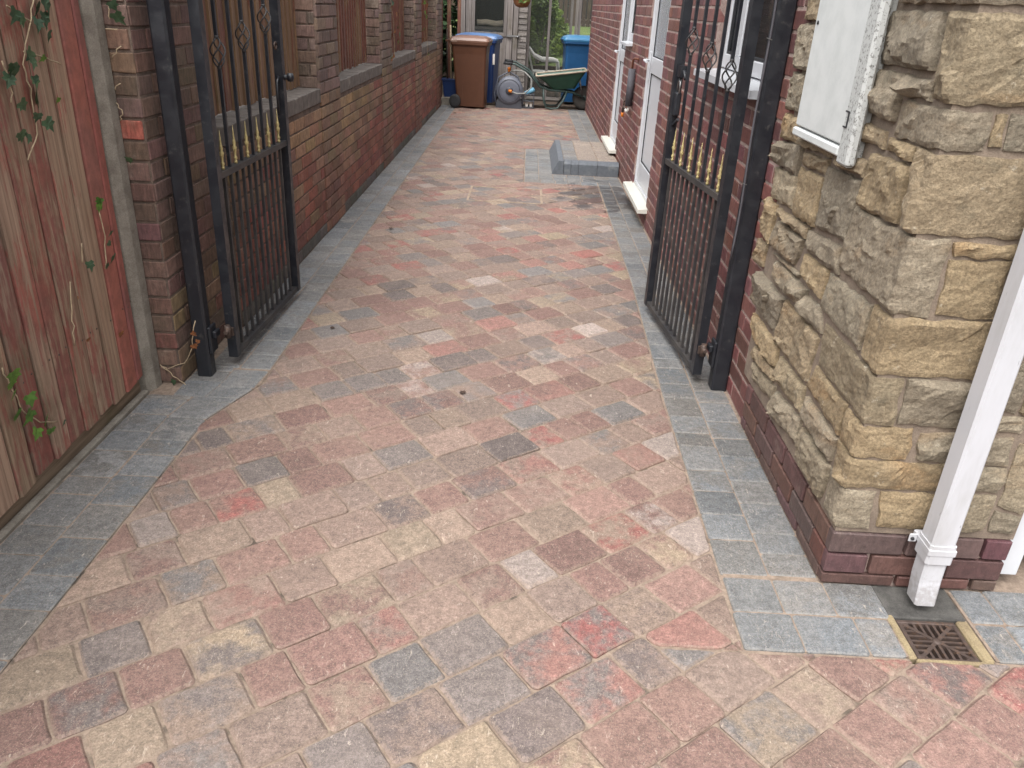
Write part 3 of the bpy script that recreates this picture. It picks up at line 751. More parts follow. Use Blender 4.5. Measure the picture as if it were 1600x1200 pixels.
# ---- rock-faced stones: (side quads in (y,z)), (front quads in (x,z)), corner stones own both
SIDE = [[(2.34,1.53),(2.0,1.53),(1.99,1.40),(2.3,1.40)],[(2.3,1.385),(2.125,1.39),(2.125,1.27),(2.3,1.275)],[(2.11,1.385),(1.965,1.385),(1.965,1.34),(2.11,1.34)],[(2.31,1.25),(2.16,1.25),(2.15,1.2),(2.3,1.2)],
[(2.13,1.235),(1.975,1.235),(1.975,1.2),(2.13,1.2)],[(2.205,1.185),(1.985,1.19),(1.965,1.045),(2.22,1.035)],[(3.0,1.095),(2.76,1.11),(2.77,1.015),(3.01,1.01)],[(3.02,1.0),(2.765,1.01),(2.745,.9),(3.0,.89)],[(2.74,1.10),(2.51,1.11),(2.51,1.065),(2.73,1.055)],
[(2.755,1.045),(2.52,1.055),(2.52,.9),(2.72,.89)],[(2.505,1.095),(2.235,1.105),(2.25,.925),(2.51,.905)],[(2.47,1.15),(2.23,1.16),(2.22,1.11),(2.44,1.11)],[(2.89,.875),(2.55,.89),(2.56,.85),(2.9,.84)],[(2.87,.835),(2.57,.84),(2.62,.74),(2.91,.73)],
[(2.545,.885),(2.265,.905),(2.25,.825),(2.55,.82)],[(3.04,1.485),(2.85,1.485),(2.85,1.34),(3.02,1.34)],[(3.0,1.60),(2.85,1.60),(2.86,1.495),(3.01,1.495)],[(2.86,1.33),(3.0,1.33),(3.01,1.20),(2.86,1.21)],[(3.02,1.19),(2.83,1.19),(2.83,1.11),(3.03,1.10)],[(2.82,1.18),(2.5,1.18),(2.5,1.12),(2.82,1.11)],
[(2.82,.70),(2.45,.71),(2.47,.635),(2.80,.63)],[(2.535,.81),(2.325,.815),(2.325,.72),(2.53,.735)],[(2.61,.73),(2.545,.73),(2.545,.715),(2.9,.71)],[(2.31,.815),(1.99,.825),(2.0,.69),(2.32,.70)],[(2.97,.61),(2.64,.61),(2.68,.465),(3.03,.475)],[(2.63,.615),(2.28,.615),(2.30,.45),(2.67,.45)],
[(2.44,.70),(2.33,.70),(2.26,.63),(2.45,.63)],[(2.95,.45),(2.60,.445),(2.59,.37),(2.89,.355)],[(2.245,.535),(1.985,.53),(1.99,.43),(2.29,.445)],[(2.86,.275),(2.56,.31),(2.545,.25),(2.8,.22)],[(2.56,.43),(2.30,.435),(2.28,.35),(2.56,.33)],[(2.54,.305),(2.26,.335),(2.26,.245),(2.56,.205)],
[(2.26,.42),(1.985,.42),(2.0,.34),(2.27,.34)],[(2.24,.325),(1.985,.325),(2.0,.205),(2.24,.21)],[(2.86,.345),(2.58,.36),(2.58,.32),(2.87,.285)],[(2.24,1.63),(1.99,1.63),(1.99,1.545),(2.25,1.545)],[(3.06,.72),(2.95,.72),(2.95,.63),(3.06,.62)],[(3.05,.88),(2.915,.88),(2.92,.73),(3.07,.74)]]
CORNER = [([(2.0,1.66),(1.87,1.66),(1.87,1.545),(2.0,1.545)],1.12,None),([(1.985,1.53),(1.87,1.53),(1.87,1.345),(1.95,1.345)],1.14,1.53),([(2.10,1.33),(1.87,1.33),(1.87,1.245),(2.10,1.245)],1.045,1.33),
([(1.965,1.235),(1.87,1.235),(1.87,1.05),(1.95,1.05)],1.2,1.235),([(2.235,1.03),(1.87,1.04),(1.87,.845),(2.25,.85)],1.035,1.035),([(1.98,.83),(1.87,.835),(1.87,.68),(1.98,.685)],1.2,.835),([(2.26,.67),(1.87,.672),(1.87,.535),(2.24,.545)],1.02,.67),
([(1.98,.525),(1.87,.525),(1.87,.43),(1.975,.43)],1.085,.525),([(1.975,.42),(1.87,.422),(1.87,.335),(1.96,.335)],1.2,.42),([(1.985,.325),(1.87,.325),(1.87,.20),(1.96,.205)],1.035,.325)]
FRONT = [[(1.055,1.325),(1.075,1.325),(1.08,1.255),(1.055,1.255)],[(1.085,1.33),(1.2,1.33),(1.2,1.245),(1.09,1.25)],[(1.045,1.035),(1.19,1.035),(1.19,1.0),(1.05,1.0)],[(1.045,.99),(1.19,.995),(1.19,.845),(1.05,.85)],[(1.03,.67),(1.2,.67),(1.2,.535),(1.035,.54)],[(1.1,.52),(1.2,.52),(1.2,.43),(1.11,.43)],
[(1.045,.325),(1.2,.325),(1.2,.205),(1.06,.21)],[(1.215,.73),(1.33,.73),(1.33,.59),(1.21,.59)],[(1.21,.575),(1.37,.58),(1.37,.53),(1.21,.53)],[(1.21,.515),(1.35,.515),(1.36,.43),(1.21,.43)],[(1.21,.42),(1.365,.42),(1.365,.34),(1.21,.34)],[(1.21,.33),(1.365,.33),(1.36,.21),(1.21,.21)],[(1.375,.50),(1.45,.5),(1.45,.27),(1.38,.30)],[(1.375,.285),(1.45,.26),(1.45,.205),(1.375,.21)],
[(1.345,.76),(1.45,.76),(1.45,.51),(1.345,.59)],[(1.21,1.02),(1.45,1.02),(1.45,.77),(1.21,.745)],[(1.21,1.33),(1.45,1.33),(1.45,1.03),(1.21,1.03)],[(1.15,1.66),(1.45,1.66),(1.45,1.345),(1.15,1.345)],[(1.13,1.66),(1.145,1.66),(1.145,1.54),(1.13,1.54)]]
STONE_C = [(154, 143, 125), (152, 140, 120), (146, 135, 118), (154, 138, 114), (144, 134, 118), (158, 140, 112), (149, 135, 112), (156, 146, 128)]
def grow(Q, d): return [(Q[0][0] + math.copysign(d, Q[0][0] - Q[1][0]), Q[0][1] + d * .6), (Q[1][0] - math.copysign(d, Q[0][0] - Q[1][0]), Q[1][1] + d * .6), (Q[2][0] - math.copysign(d, Q[3][0] - Q[2][0]), Q[2][1] - d * .6), (Q[3][0] + math.copysign(d, Q[3][0] - Q[2][0]), Q[3][1] - d * .6)]
def patch(Q, D, seed, nu, nv, wrapR=False, flat=1.0):
    """height field over quad Q (TL,TR,BR,BL) -> grid of (a, z, h)"""
    r = random.Random(seed); pl = []
    for _ in range(r.choice((3, 4, 5))):
        pl.append((r.uniform(.2, .8), r.uniform(.2, .8), r.uniform(.6, 1.1), r.uniform(-1.7, 1.7), r.uniform(-1.7, 1.7)))
    led = [(r.uniform(0, PI * 2), r.uniform(-.1, .25), r.uniform(.18, .42)) for _ in range(r.choice((1, 2, 2, 3)))]
    W = abs(Q[1][0] - Q[0][0]); Hh = abs(Q[0][1] - Q[3][1])
    def par(i, n, L, wrap):          # tight first and last cell: the faces fall away steeply at the joint
        e = min(.0035 / max(L, .01), .5 / n)
        if i == 0: return 0
        if i == n: return 1
        if wrap: return e + (1 - e) * (i - 1) / (n - 1)
        return e + (1 - 2 * e) * (i - 1) / (n - 2)
    G = []
    for j in range(nv + 1):
        row = []
        for i in range(nu + 1):
            u, v = par(i, nu, W, wrapR), par(j, nv, Hh, False)
            a = (1 - v) * ((1 - u) * Q[0][0] + u * Q[1][0]) + v * ((1 - u) * Q[3][0] + u * Q[2][0]); z = (1 - v) * ((1 - u) * Q[0][1] + u * Q[1][1]) + v * ((1 - u) * Q[3][1] + u * Q[2][1])
            eu = u if wrapR else min(u, 1 - u); ev = min(v, 1 - v)
            de = min(eu * W, ev * Hh)
            h = min(p[2] + p[3] * (u - p[0]) + p[4] * (v - p[1]) for p in pl); h = max(.35, h)
            for (an, of, st_) in led:
                if (u - .5) * math.cos(an) + (v - .5) * math.sin(an) + .22 * noise.noise(Vector((a * 14, z * 14, seed + an))) > of: h -= st_
            h = min(1.15, max(.42, h))
            prof = min(1, (de + .004) / .016) ** .6
            f = noise.fractal(Vector((a * 16, z * 16, seed * .37)), 1.0, 2.1, 4) * .26 + noise.noise(Vector((a * 55, z * 55, seed))) * .16
            hh = D * flat * prof * (h * .9 + f * .62)
            if de < 1e-6: hh = -.012
            jx = noise.noise(Vector((a * 22, z * 22, seed + 9))) * .009; jz = noise.noise(Vector((a * 22, z * 22, seed + 19))) * .008
            if wrapR and i == nu: jx = 0
            row.append((a + jx, z + jz, hh))
        G.append(row)
    return G
def grid_faces(nu, nv, off=0, flip=False):
    F = []
    for j in range(nv):
        for i in range(nu):
            a = off + j * (nu + 1) + i; f = (a, a + 1, a + nu + 2, a + nu + 1); F.append(f[::-1] if flip else f)
    return F
SX, FY = HX - .006, 1.874
def stone_obj(V, F):
    me = mesh('stone', V, F, 'sandstone'); o = link('stone', me, house); c = rnd.choice(STONE_C); k = rnd.uniform(.94, 1.06); o.color = srgb(c[0] * k, c[1] * k, c[2] * k, .74); return o
sid = 1
for Q in SIDE:
    Q = sorted(Q, key=lambda p: -p[1]); top = sorted(Q[:2], key=lambda p: -p[0]); bot = sorted(Q[2:], key=lambda p: -p[0]); Q = [top[0], top[1], bot[1], bot[0]]
    sid += 1; Q = grow(Q, .0015); W_ = abs(Q[0][0] - Q[1][0]); nu = max(9, int(W_ / .011)); nv = max(7, int(abs(Q[0][1] - Q[3][1]) / .010))
    G = patch(Q, rnd.uniform(.032, .060), sid, nu, nv)
    stone_obj([(SX - h, a, z) for row in G for (a, z, h) in row], grid_faces(nu, nv, 0, True))
for Q, xr, _ in CORNER:
    sid += 1; D = rnd.uniform(.026, .042); Q = [(Q[0][0] + .004, Q[0][1] + .003), (Q[1][0], Q[1][1] + .003), (Q[2][0], Q[2][1] - .003), (Q[3][0] + .004, Q[3][1] - .003)]; nu = max(7, int(abs(Q[0][0] - 1.87) / .011)); nv = max(8, int(abs(Q[1][1] - Q[2][1]) / .010)); nf_ = max(8, int((xr - .95) / .011))
    G = patch(Q, D, sid, nu, nv, True); QF = [(SX, Q[1][1]), (xr, Q[1][1]), (xr + rnd.uniform(-.01, .01), Q[2][1]), (SX, Q[2][1])]
    H2 = patch([QF[1], QF[0], QF[3], QF[2]], D * .62, sid + 500, nf_, nv, True)
    V = []; 
    for j in range(nv + 1):
        hs_ = max(.0, G[j][nu][2]); hf = max(.0, H2[j][nf_][2]); zz = G[j][nu][1]
        edge_in = j in (0, nv); rd = -.01 if edge_in else 0
        V += [(SX - h, a, z) for (a, z, h) in G[j][:-1]]
        V += [(SX - hs_ * .6 - rd, FY - hf * .6 - rd, zz)]
        V += [(a, FY - h, z) for (a, z, h) in reversed(H2[j][:-1])]
    stone_obj(V, grid_faces(nu + nf_, nv, 0, True))
for Q in FRONT:
    sid += 1; Q = grow(Q, .004); W_ = abs(Q[1][0] - Q[0][0]); nu = max(7, int(W_ / .010)); nv = max(7, int(abs(Q[0][1] - Q[3][1]) / .010))
    G = patch(Q, rnd.uniform(.018, .030), sid, nu, nv)
    stone_obj([(a, FY - h, z) for row in G for (a, z, h) in row], grid_faces(nu, nv, 0, True))

# ---- doors and windows
def door(name, y0, y1, z0, glazed_z, label):
    d = B(); x0, x1 = HX + .012, HX + .075
    f = .055
    d.box(x0, x1, y0 + .003, y0 + f, z0, 2.12, .004).box(x0, x1, y1 - f, y1 - .003, z0, 2.12, .004).box(x0, x1, y0 + f, y1 - f, 2.06, 2.12).box(x0 + .002, x1, y0 + f, y1 - f, z0, z0 + .03)
    D = tag(d.obj('door', 'upvc', house), label)
    s = .095; l0, l1 = y0 + f + .004, y1 - f - .004; zb, zt = z0 + .034, 2.055; xs = x0 + .010
    B().box(xs, x1 - .01, l0, l0 + s, zb, zt, .004).box(xs, x1 - .01, l1 - s, l1, zb, zt, .004).box(xs, x1 - .01, l0 + s, l1 - s, zb, zb + .17, .003).box(xs, x1 - .01, l0 + s, l1 - s, glazed_z, glazed_z + .12, .003).box(xs, x1 - .01, l0 + s, l1 - s, zt - .1, zt, .003).obj('leaf_frame', 'upvc', D)
    B().box(xs + .014, xs + .03, l0 + s - .005, l1 - s + .005, zb + .165, glazed_z + .005).obj('lower_panel', 'upvc', D)
    B().box(xs + .014, xs + .03, l0 + s - .005, l1 - s + .005, glazed_z + .115, zt - .095).obj('pane', 'frosted', D)
    gs = B()
    for (za, zb2) in ((zb + .17, glazed_z), (glazed_z + .12, zt - .1)):
        ga, gb = l0 + s, l1 - s
        gs.box(xs + .006, xs + .014, ga, ga + .008, za, zb2).box(xs + .006, xs + .014, gb - .008, gb, za, zb2).box(xs + .006, xs + .014, ga + .008, gb - .008, za, za + .008).box(xs + .006, xs + .014, ga + .008, gb - .008, zb2 - .008, zb2)
    gs.obj('glazing_seal', 'seal', D)
    hd = B().box(xs - .012, xs - .001, l1 - .075, l1 - .04, glazed_z - .06, glazed_z + .16, .004).tube([(xs - .01, l1 - .057, glazed_z + .09), (xs - .05, l1 - .057, glazed_z + .09), (xs - .055, l1 - .07, glazed_z + .09), (xs - .05, l1 - .17, glazed_z + .085)], .010, 8)
    hd.obj('handle', 'upvc', D)
    return D
door('door', DOORS[0][0], DOORS[0][1], .155, 1.05, 'white door with plain lower panel nearest the gate')
B().loft([[(HX - .075, y, .118), (HX + .09, y, .118), (HX + .09, y, .158), (HX - .072, y, .146)] for y in (5.93, 6.98)]).obj('door_sill', 'upvc_cream', house)
door('door', DOORS[1][0], DOORS[1][1], .19, 1.0, 'white door above the raised block step')
B().loft([[(HX - .08, y, .155), (HX + .09, y, .155), (HX + .09, y, .192), (HX - .077, y, .182)] for y in (8.36, 9.38)]).obj('door_sill', 'upvc_cream', house)
def window(y0, y1, z0, label, x0=HX + .045, mull=None):
    W = B().box(x0, x0 + .06, y0 + .003, y0 + .065, z0, 2.12, .004).box(x0, x0 + .06, y1 - .065, y1 - .003, z0, 2.12, .004).box(x0, x0 + .06, y0 + .065, y1 - .065, z0, z0 + .065, .004).box(x0, x0 + .06, y0 + .065, y1 - .065, 2.06, 2.12)
    if mull: W.box(x0 - .002, x0 + .06, mull - .045, mull + .045, z0 + .065, 2.06, .004)
    o = tag(W.obj('window', 'upvc', house), label)
    for a, b_ in (((y0 + .065, mull - .045), (mull + .045, y1 - .065)) if mull else ((y0 + .065, y1 - .065),)):
        B().box(x0 + .022, x0 + .03, a, b_, z0 + .065, 2.06).obj('pane', 'window_glass', o)
        B().box(x0 + .008, x0 + .02, a, a + .012, z0 + .066, 2.06).box(x0 + .008, x0 + .02, b_ - .012, b_, z0 + .066, 2.06).box(x0 + .008, x0 + .02, a + .012, b_ - .012, z0 + .066, z0 + .078).obj('glazing_seal', 'seal', o)
    return o
W_ = window(WIN1[0], WIN1[1], 1.255, 'white framed window behind the right gate', HX + .04, 4.1)
B().loft([[(HX - .085, y, 1.205), (HX + .09, y, 1.205), (HX + .09, y, 1.252), (HX - .085, y, 1.236)] for y in (3.28, 4.46)]).obj('window_sill', 'upvc', W_)
W_ = window(WIN2[0], WIN2[1] - .003, 1.225, 'narrow white window beside the far door', HX + .03)
B().loft([[(HX - .06, y, 1.192), (HX + .07, y, 1.192), (HX + .07, y, 1.222), (HX - .06, y, 1.212)] for y in (7.93, 8.49)]).obj('window_sill', 'upvc', W_)

# ---- garage frame and door right of the stone
gd = empty('garage_door', (1.465, 1.93, .05), 'white garage door and frame at the right edge', 'garage door')
B().box(.0, .075, -.02, .05, -.02, 2.2, .004).obj('frame', 'upvc', gd)
for k in range(12): B().box(.078, 1.1, .03 + (k % 2) * .012, .06, .03 + k * .18, .03 + k * .18 + .176, .006).obj('panel', 'upvc', gd)
B().box(.072, .1, .0, .028, .06, .12, .004).obj('bracket', 'upvc', gd)

# ---- downpipe
dp = empty('downpipe', (1.20, 1.80, 0), 'white square plastic downpipe standing over the drain', 'downpipe')
def sq(z, h, x=0, y=0, c=.006): return [(x - h + c, y - h, z), (x + h - c, y - h, z), (x + h, y - h + c, z), (x + h, y + h - c, z), (x + h - c, y + h, z), (x - h + c, y + h, z), (x - h, y + h - c, z), (x - h, y - h + c, z)]
h = .0335
B().loft([sq(.20, h), sq(2.5, h)]).obj('pipe', 'pipe_white', dp)
B().loft([sq(.225, .0368), sq(.165, .0368), sq(.163, .034)][::-1]).loft([sq(.024, h - .004, .0, -.012), sq(.10, h - .003, 0, -.002), sq(.17, h - .003)]).obj('shoe', 'pipe_white', dp)
B().box(-.0386, .0386, -.0386, .06, .192, .214, .003).box(-.062, -.040, .03, .036, .19, .216, .002).obj('bracket', 'pipe_white', dp)
B().lathe([(.0001, 0), (.005, 0), (.005, .004), (.0001, .005)], (-.054, .025, .203), 8, 'y').obj('screw', 'seal', dp)

# ---- gully grate
gr = empty('drain', (1.20, 1.665, 0), 'iron drain grate set in yellow mortar below the white downpipe', 'drain')
K = Matrix.Rotation(math.radians(-3), 2)
B().box(-.098, .100, -.097, -.083, -.05, .000, .005).box(-.114, -.089, -.082, .085, -.05, -.003, .005).box(.084, .119, -.082, .075, -.05, -.004, .006).obj('surround', 'yellow_mortar', gr)
B().box(-.104, .118, .076, .212, -.05, -.005, .004).obj('back_slab', 'dark_concrete', gr)
g = B(); zt, zb = -.012, -.028; R_ = .078
g.box(-.084, .082, -.080, -.068, zb, zt, .002).box(-.084, .082, .062, .074, zb, zt, .002).box(-.084, -.072, -.068, .062, zb, zt, .002).box(.070, .082, -.068, .062, zb, zt, .002)
cx, cy = -.001, -.003
for sx, sy in ((-1, -1), (1, -1), (1, 1), (-1, 1)): g.bar((cx, cy, (zt + zb) / 2 - .001), (cx + sx * .071, cy + sy * .065, (zt + zb) / 2 - .001), .010, .014)
for k in (1, 2, 3):
    t = k * .0195
    for sx in (-1, 1):
        g.bar((cx + sx * t * .95, cy + t, -.021), (cx + sx * t * .95, cy + .066, -.021), .0075, .012); g.bar((cx + sx * t * .95, cy - t, -.021), (cx + sx * t * .95, cy - .066, -.021), .0075, .012)
        g.bar((cx + sx * t, cy + t * .93, -.0215), (cx + sx * .073, cy + t * .93, -.0215), .0075, .012); g.bar((cx + sx * t, cy - t * .93, -.0215), (cx + sx * .073, cy - t * .93, -.0215), .0075, .012)
g.bar((cx, cy - .066, -.0215), (cx, cy + .066, -.0215), .0075, .012); g.bar((cx - .073, cy, -.022), (cx + .073, cy, -.022), .0075, .012)
g.lathe([(.012, -.028), (.012, -.0125), (.004, -.0115)], (cx, cy, 0), 12)
g.obj('grate', 'rust_iron', gr)
B().box(-.09, .09, -.09, .08, -.088, -.075).obj('sump', 'seal', gr)

# ---- meter box
mb = empty('meter_box', (HX, 2.52, 1.13), 'white wall-mounted meter box on the stone side wall', 'meter box')
B().box(-.036, -.002, -.232, .245, .02, .78, .006).obj('body', 'speckled_white', mb)
B().box(-.054, -.037, -.178, .245, .05, .77, .005).obj('door', 'chalky_white', mb)
B().box(-.060, -.030, -.262, -.181, .0, .78, .008).obj('hinge_edge', 'speckled_white', mb)
B().box(-.060, -.03, -.179, .248, .018, .045, .005).obj('bottom_lip', 'chalky_white', mb)
B().box(-.0625, -.0602, -.215, -.207, .10, .145, .0008).box(-.0622, -.0602, -.207, -.185, .10, .104).box(-.0622, -.0602, -.207, -.185, .141, .145).obj('hinge', 'seal', mb)
B().lathe([(.006, 0), (.006, -.003), (.0001, -.003)], (-.0545, .215, .36), 10, 'x').obj('lock', 'seal', mb)

# ------------------------------------------------------------------ gates
def hermite_tube(b, base, ax, z0, z1, R, turns, n=10):
    for k in range(4):
        pts = []
        for i in range(n + 1):
            t = i / n; a = turns * 2 * PI * t + k * PI / 2; r = .003 + R * math.sin(PI * t) ** .8; pts.append((base[0] + r * math.cos(a), base[1] + r * math.sin(a), z0 + (z1 - z0) * t))
        b.tube(pts, .0034, 6)
def gate(hx, hy, fx, fy, label, lean, bask, handle):
    g = empty('gate', (hx, hy, .045), label, 'gate', 'open driveway gates')
    dx, dy = fx - hx, fy - hy; L = math.hypot(dx, dy); ux, uy = dx / L, dy / L; top = 1.80; mid = .775
    P = lambda t, z: (ux * t, uy * t, z)
    perp = (-uy, ux, 0)
    b = B().bar(P(.02, 0), P(.02, top - .04), .04, .04, (ux, uy, 0)); b.obj('hinge_stile', 'black_paint', g)
    b = B().bar(P(L - .02, 0), P(L - .02, top), .04, .04, (ux, uy, 0)); b.obj('lock_stile', 'black_paint', g)
    B().bar(P(.0402, .0125), P(L - .0402, .0125), .032, .025).obj('bottom_rail', 'dusty_black', g)
    B().bar(P(.0402, mid), P(L - .0402, mid), .032, .025).obj('middle_rail', 'dusty_black', g)
    B().tube([P(.0402 + (L - .0804) * t / 8, top - .06 + .05 * math.sin(t / 8 * PI / 2)) for t in range(9)], .014, 8).obj('top_rail', 'black_paint', g)
    sp = (L - .08) / 12
    for i in range(1, 12):
        t = .04 + sp * i
        B().bar(P(t, .0252), P(t, mid - .0127), .012, .012, perp).obj('bar', 'dusty_black', g)
        if i % 2 == 0:
            bk = {2: 0, 6: 1, 10: 2}.get(i)
            if bk is None: B().bar(P(t, mid + .0127), P(t, top - .04), .013, .013, perp).obj('bar', 'black_paint', g)
            else:
                zc = bask[bk] - .045; u = B().bar(P(t, mid + .0127), P(t, zc - .052), .013, .013, perp).bar(P(t, zc + .052), P(t, top - .04), .013, .013, perp)
                br = u.obj('basket_bar', 'black_paint', g); q = B(); hermite_tube(q, P(t, 0), None, zc - .056, zc + .056, .026, .5); q.lathe([(.009, -.062), (.010, -.056), (.007, -.048)], P(t, zc), 8).lathe([(.007, .048), (.010, .056), (.009, .062)], P(t, zc), 8)
                q.obj('basket', 'dusty_black', br)
        else:
            q = P(t, mid + .0127); B().lathe([(.007, 0), (.007, .010), (.004, .013), (.008, .02), (.008, .026), (.0045, .032), (.0055, .045), (.008, .056), (.0105, .066), (.0055, .074), (.008, .084), (.006, .094), (.0045, .102), (.0028, .125), (.0006, .155)], q, 8).bar((q[0] - ux * .014, q[1] - uy * .014, q[2] + .06), (q[0] + ux * .014, q[1] + uy * .014, q[2] + .052), .005).obj('spear_finial', 'gold', g)
    for z in (.135, 1.62):
        B().tube([P(-.055, z), P(-.01, z), P(.0, z)], .009, 8).tube([P(-.03, z - .03), P(-.03, z + .025)], .013, 8).bar(P(-.012, z - .012), P(.0, z - .012), .03, .035).obj('hinge', 'rust_iron', g)
    s = 1 if hx < 0 else -1
    px, py = perp[0] * -s, perp[1] * -s           # towards the drive
    if handle == 'lever':
        zz = 1.08
        B().tube([P(L - .02, zz), (P(L - .02, zz)[0] + px * .045, P(L - .02, zz)[1] + py * .045, zz)], .012, 8).lathe([(.0001, -.02), (.014, -.018), (.019, 0), (.014, .018), (.0001, .02)], (P(L - .02, zz)[0] + px * .05, P(L - .02, zz)[1] + py * .05, zz), 10).tube([P(L - .045, zz + .005), P(L - .07, zz - .02), P(L - .08, zz - .07), P(L - .08, zz - .16)], .006, 6).obj('latch', 'black_paint', g)
        B().tube([P(L - .055 + .016 * math.cos(a * PI / 5), 1.22 + .016 * math.sin(a * PI / 5)) for a in range(11)], .004, 6).obj('latch_ring', 'rust_iron', g)
    else:
        B().box(-.022, .022, -.014, .014, -.055, .055, .006).obj('lock_case', 'black_paint', g, P(L - .06, 1.05), (0, 0, math.atan2(uy, ux)))
        B().tube([P(L - .078, 1.10), P(L - .078, 1.15), P(L - .06, 1.165), P(L - .042, 1.15), P(L - .042, 1.10)], .0055, 6).obj('shackle', 'steel', g)
        B().tube([P(L - .09, 1.21), P(L - .12, 1.2), P(L - .15, 1.17)], .008, 6).bar(P(L - .05, 1.2), P(L - .11, 1.2), .03, .05).obj('latch', 'black_paint', g)
        B().bar(P(L - .04, .95), P(L - .115, .985), .012, .012).obj('latch_bar', 'black_paint', g)
    return g
gate(-1.222, 3.14, -1.192, 4.07, 'open black iron gate with gold spearheads on the left', 0, (1.27, 1.32, 1.38), 'lever')
gate(.826, 3.21, .727, 4.13, 'open black iron gate with gold spearheads beside the house', 0, (1.28, 1.33, 1.38), 'lock')
for x, y, lab in ((-1.312, 3.055, 'black square steel gate post on the left brick pillar'), (.918, 3.185, 'black square steel gate post against the house wall')):
    t = empty('gate_post', (x, y, 0), lab, 'gate post', 'gate posts')
    hh = .031 if x < 0 else .035
    B().loft([[(a, b_, z) for a, b_, _ in sq(0, hh, 0, 0, .008)] for z in (-.06, .3, .7, 1.1, 1.5, 2.05)]).obj('post', 'black_paint', t)
    s_ = 1 if x < 0 else -1
    B().box(*((hh, hh + .012) if s_ > 0 else (-hh - .012, -hh)), -.02, .05, .10, .22, .003).box(*((hh + .012, hh + .028) if s_ > 0 else (-hh - .028, -hh - .012)), .0, .05, .165, .195, .003).obj('hinge_plate', 'black_paint', t)
    B().loft([sq(2.05, hh + .004, 0, 0, .008), sq(2.07, hh + .004, 0, 0, .008), sq(2.10, .006, 0, 0, .002)]).obj('cap', 'black_paint', t)
cab = empty('cable', (.86, 3.2, .6), 'thin grey cable with white clips up the right gate post', 'cable')
pts = [(.004 * math.sin(z * 9) + .008, -.063 + .004 * math.cos(z * 7), z) for z in [i * .06 for i in range(22)]]
B().tube(pts, .0045, 6).obj('wire', 'lagging', cab)
for z in (.31, .58, .83): B().bar((-.002, -.066, z), (.018, -.066, z - .006), .003).obj('clip', 'steel', cab)

# ------------------------------------------------------------------ step, manhole, tap
st = empty('block_step', (.6, 8.45, 0), 'raised step of charcoal kerb blocks with buff paving on top', 'step')
SH = .128
def st_obj(P, name, mat): 
    b = B(); b.loft(P); return b.obj(name, mat, st)
ox, oy = -.6, -8.45
xs_ = [.405, .475, .55, .735, .945]
for a, b_ in zip(xs_, xs_[1:]):
    a += ox + .0015; b_ += ox - .0015; y = 7.93 + oy
    B().loft([[(x, y, -.03), (x, y + .10, -.03), (x, y + .10, SH), (x, y + .028, SH), (x, y + .006, SH - .022), (x, y, SH - .03)] for x in (a, b_)]).obj('kerb_block', 'step_kerb', st)
yy = 7.93
for k in range(7):
    ya, yb = yy + oy + .0015, yy + .2 + oy - .0015; yy += .2
    if k == 6: yb = 9.27 + oy
    xa = .29 + ox
    B().loft([[(xa, y, -.03), (xa + .112, y, -.03), (xa + .112, y, SH), (xa + .06, y, SH), (xa + .004, y, .012)] for y in (ya, yb)]).obj('kerb_block', 'step_kerb', st)
sb = []
for k in range(9):
    ya = 8.033 + k * .137
    sb.append((slab([(.405, ya), (.545, ya), (.545, ya + .135), (.405, ya + .135)], SH, .003, jit=.0006, rc=.004, gap=.001), gcol(20), gcol(26)))
for k in range(2):
    for j in range(8): 
        ya = 8.033 + j * .152; xa = .548 + k * .198
        sb.append((slab([(xa, ya), (xa + .196, ya), (xa + .196, ya + .150), (xa, ya + .150)], SH, .004, gap=.002), rnd.choice((srgb(156, 143, 131, .66), srgb(166, 152, 138, .66), srgb(152, 139, 128, .66))), srgb(152, 138, 128, .66)))
for sl, a, b_ in sb:
    V, F, E, cen = sl; me = mesh('top_block', V, F, 'paver'); attrs(me, a, b_, E); link('top_block', me, st, (cen[0] + ox, cen[1] + oy, cen[2]))
B().box(.40 + ox, .945 + ox, 8.02 + oy, 9.27 + oy, -.03, SH - .008).obj('step_core', 'sand_bed', st)
mh = empty('manhole_cover', (-.135, 6.87, 0), 'recessed paved manhole cover with thin sandy frame in the drive', 'manhole cover')
B().box(-.32, .32, -.29, -.272, -.03, .0036, .001).box(-.32, .32, .272, .29, -.03, .0036, .001).box(-.32, -.301, -.271, .271, -.03, .0036, .001).box(.301, .32, -.271, .271, -.03, .0036, .001).obj('frame', 'tray_frame', mh)
tp = empty('outdoor_tap', (HX, 7.45, .7), 'lagged outdoor water pipe and tap on the brick wall between the doors', 'tap')
B().tube([(-.04, .0, .02), (-.04, 0, .33)], .032, 10).obj('lagging', 'lagging', tp)
B().tube([(-.04, 0, .30), (-.04, 0, .40), (-.03, -.01, .415), (-.005, -.12, .415)], .009, 8).obj('copper_pipe', 'copper', tp)
B().tube([(-.04, 0, .03), (-.04, 0, -.015), (-.05, .02, -.03), (-.05, .12, -.02)], .011, 8).obj('elbow', 'white_plastic', tp)
B().tube([(-.05, .10, -.02), (-.055, .2, -.005), (-.06, .22, -.03), (-.06, .225, -.07)], .011, 8).bar((-.058, .19, .04), (-.058, .25, .07), .012).tube([(-.058, .2, 0), (-.058, .21, .05)], .007, 6).obj('tap_body', 'rust_iron', tp)
B().tube([(-.06, .225, -.06), (-.06, .225, -.10)], .012, 8).obj('hose_connector', 'orange_plastic', tp)

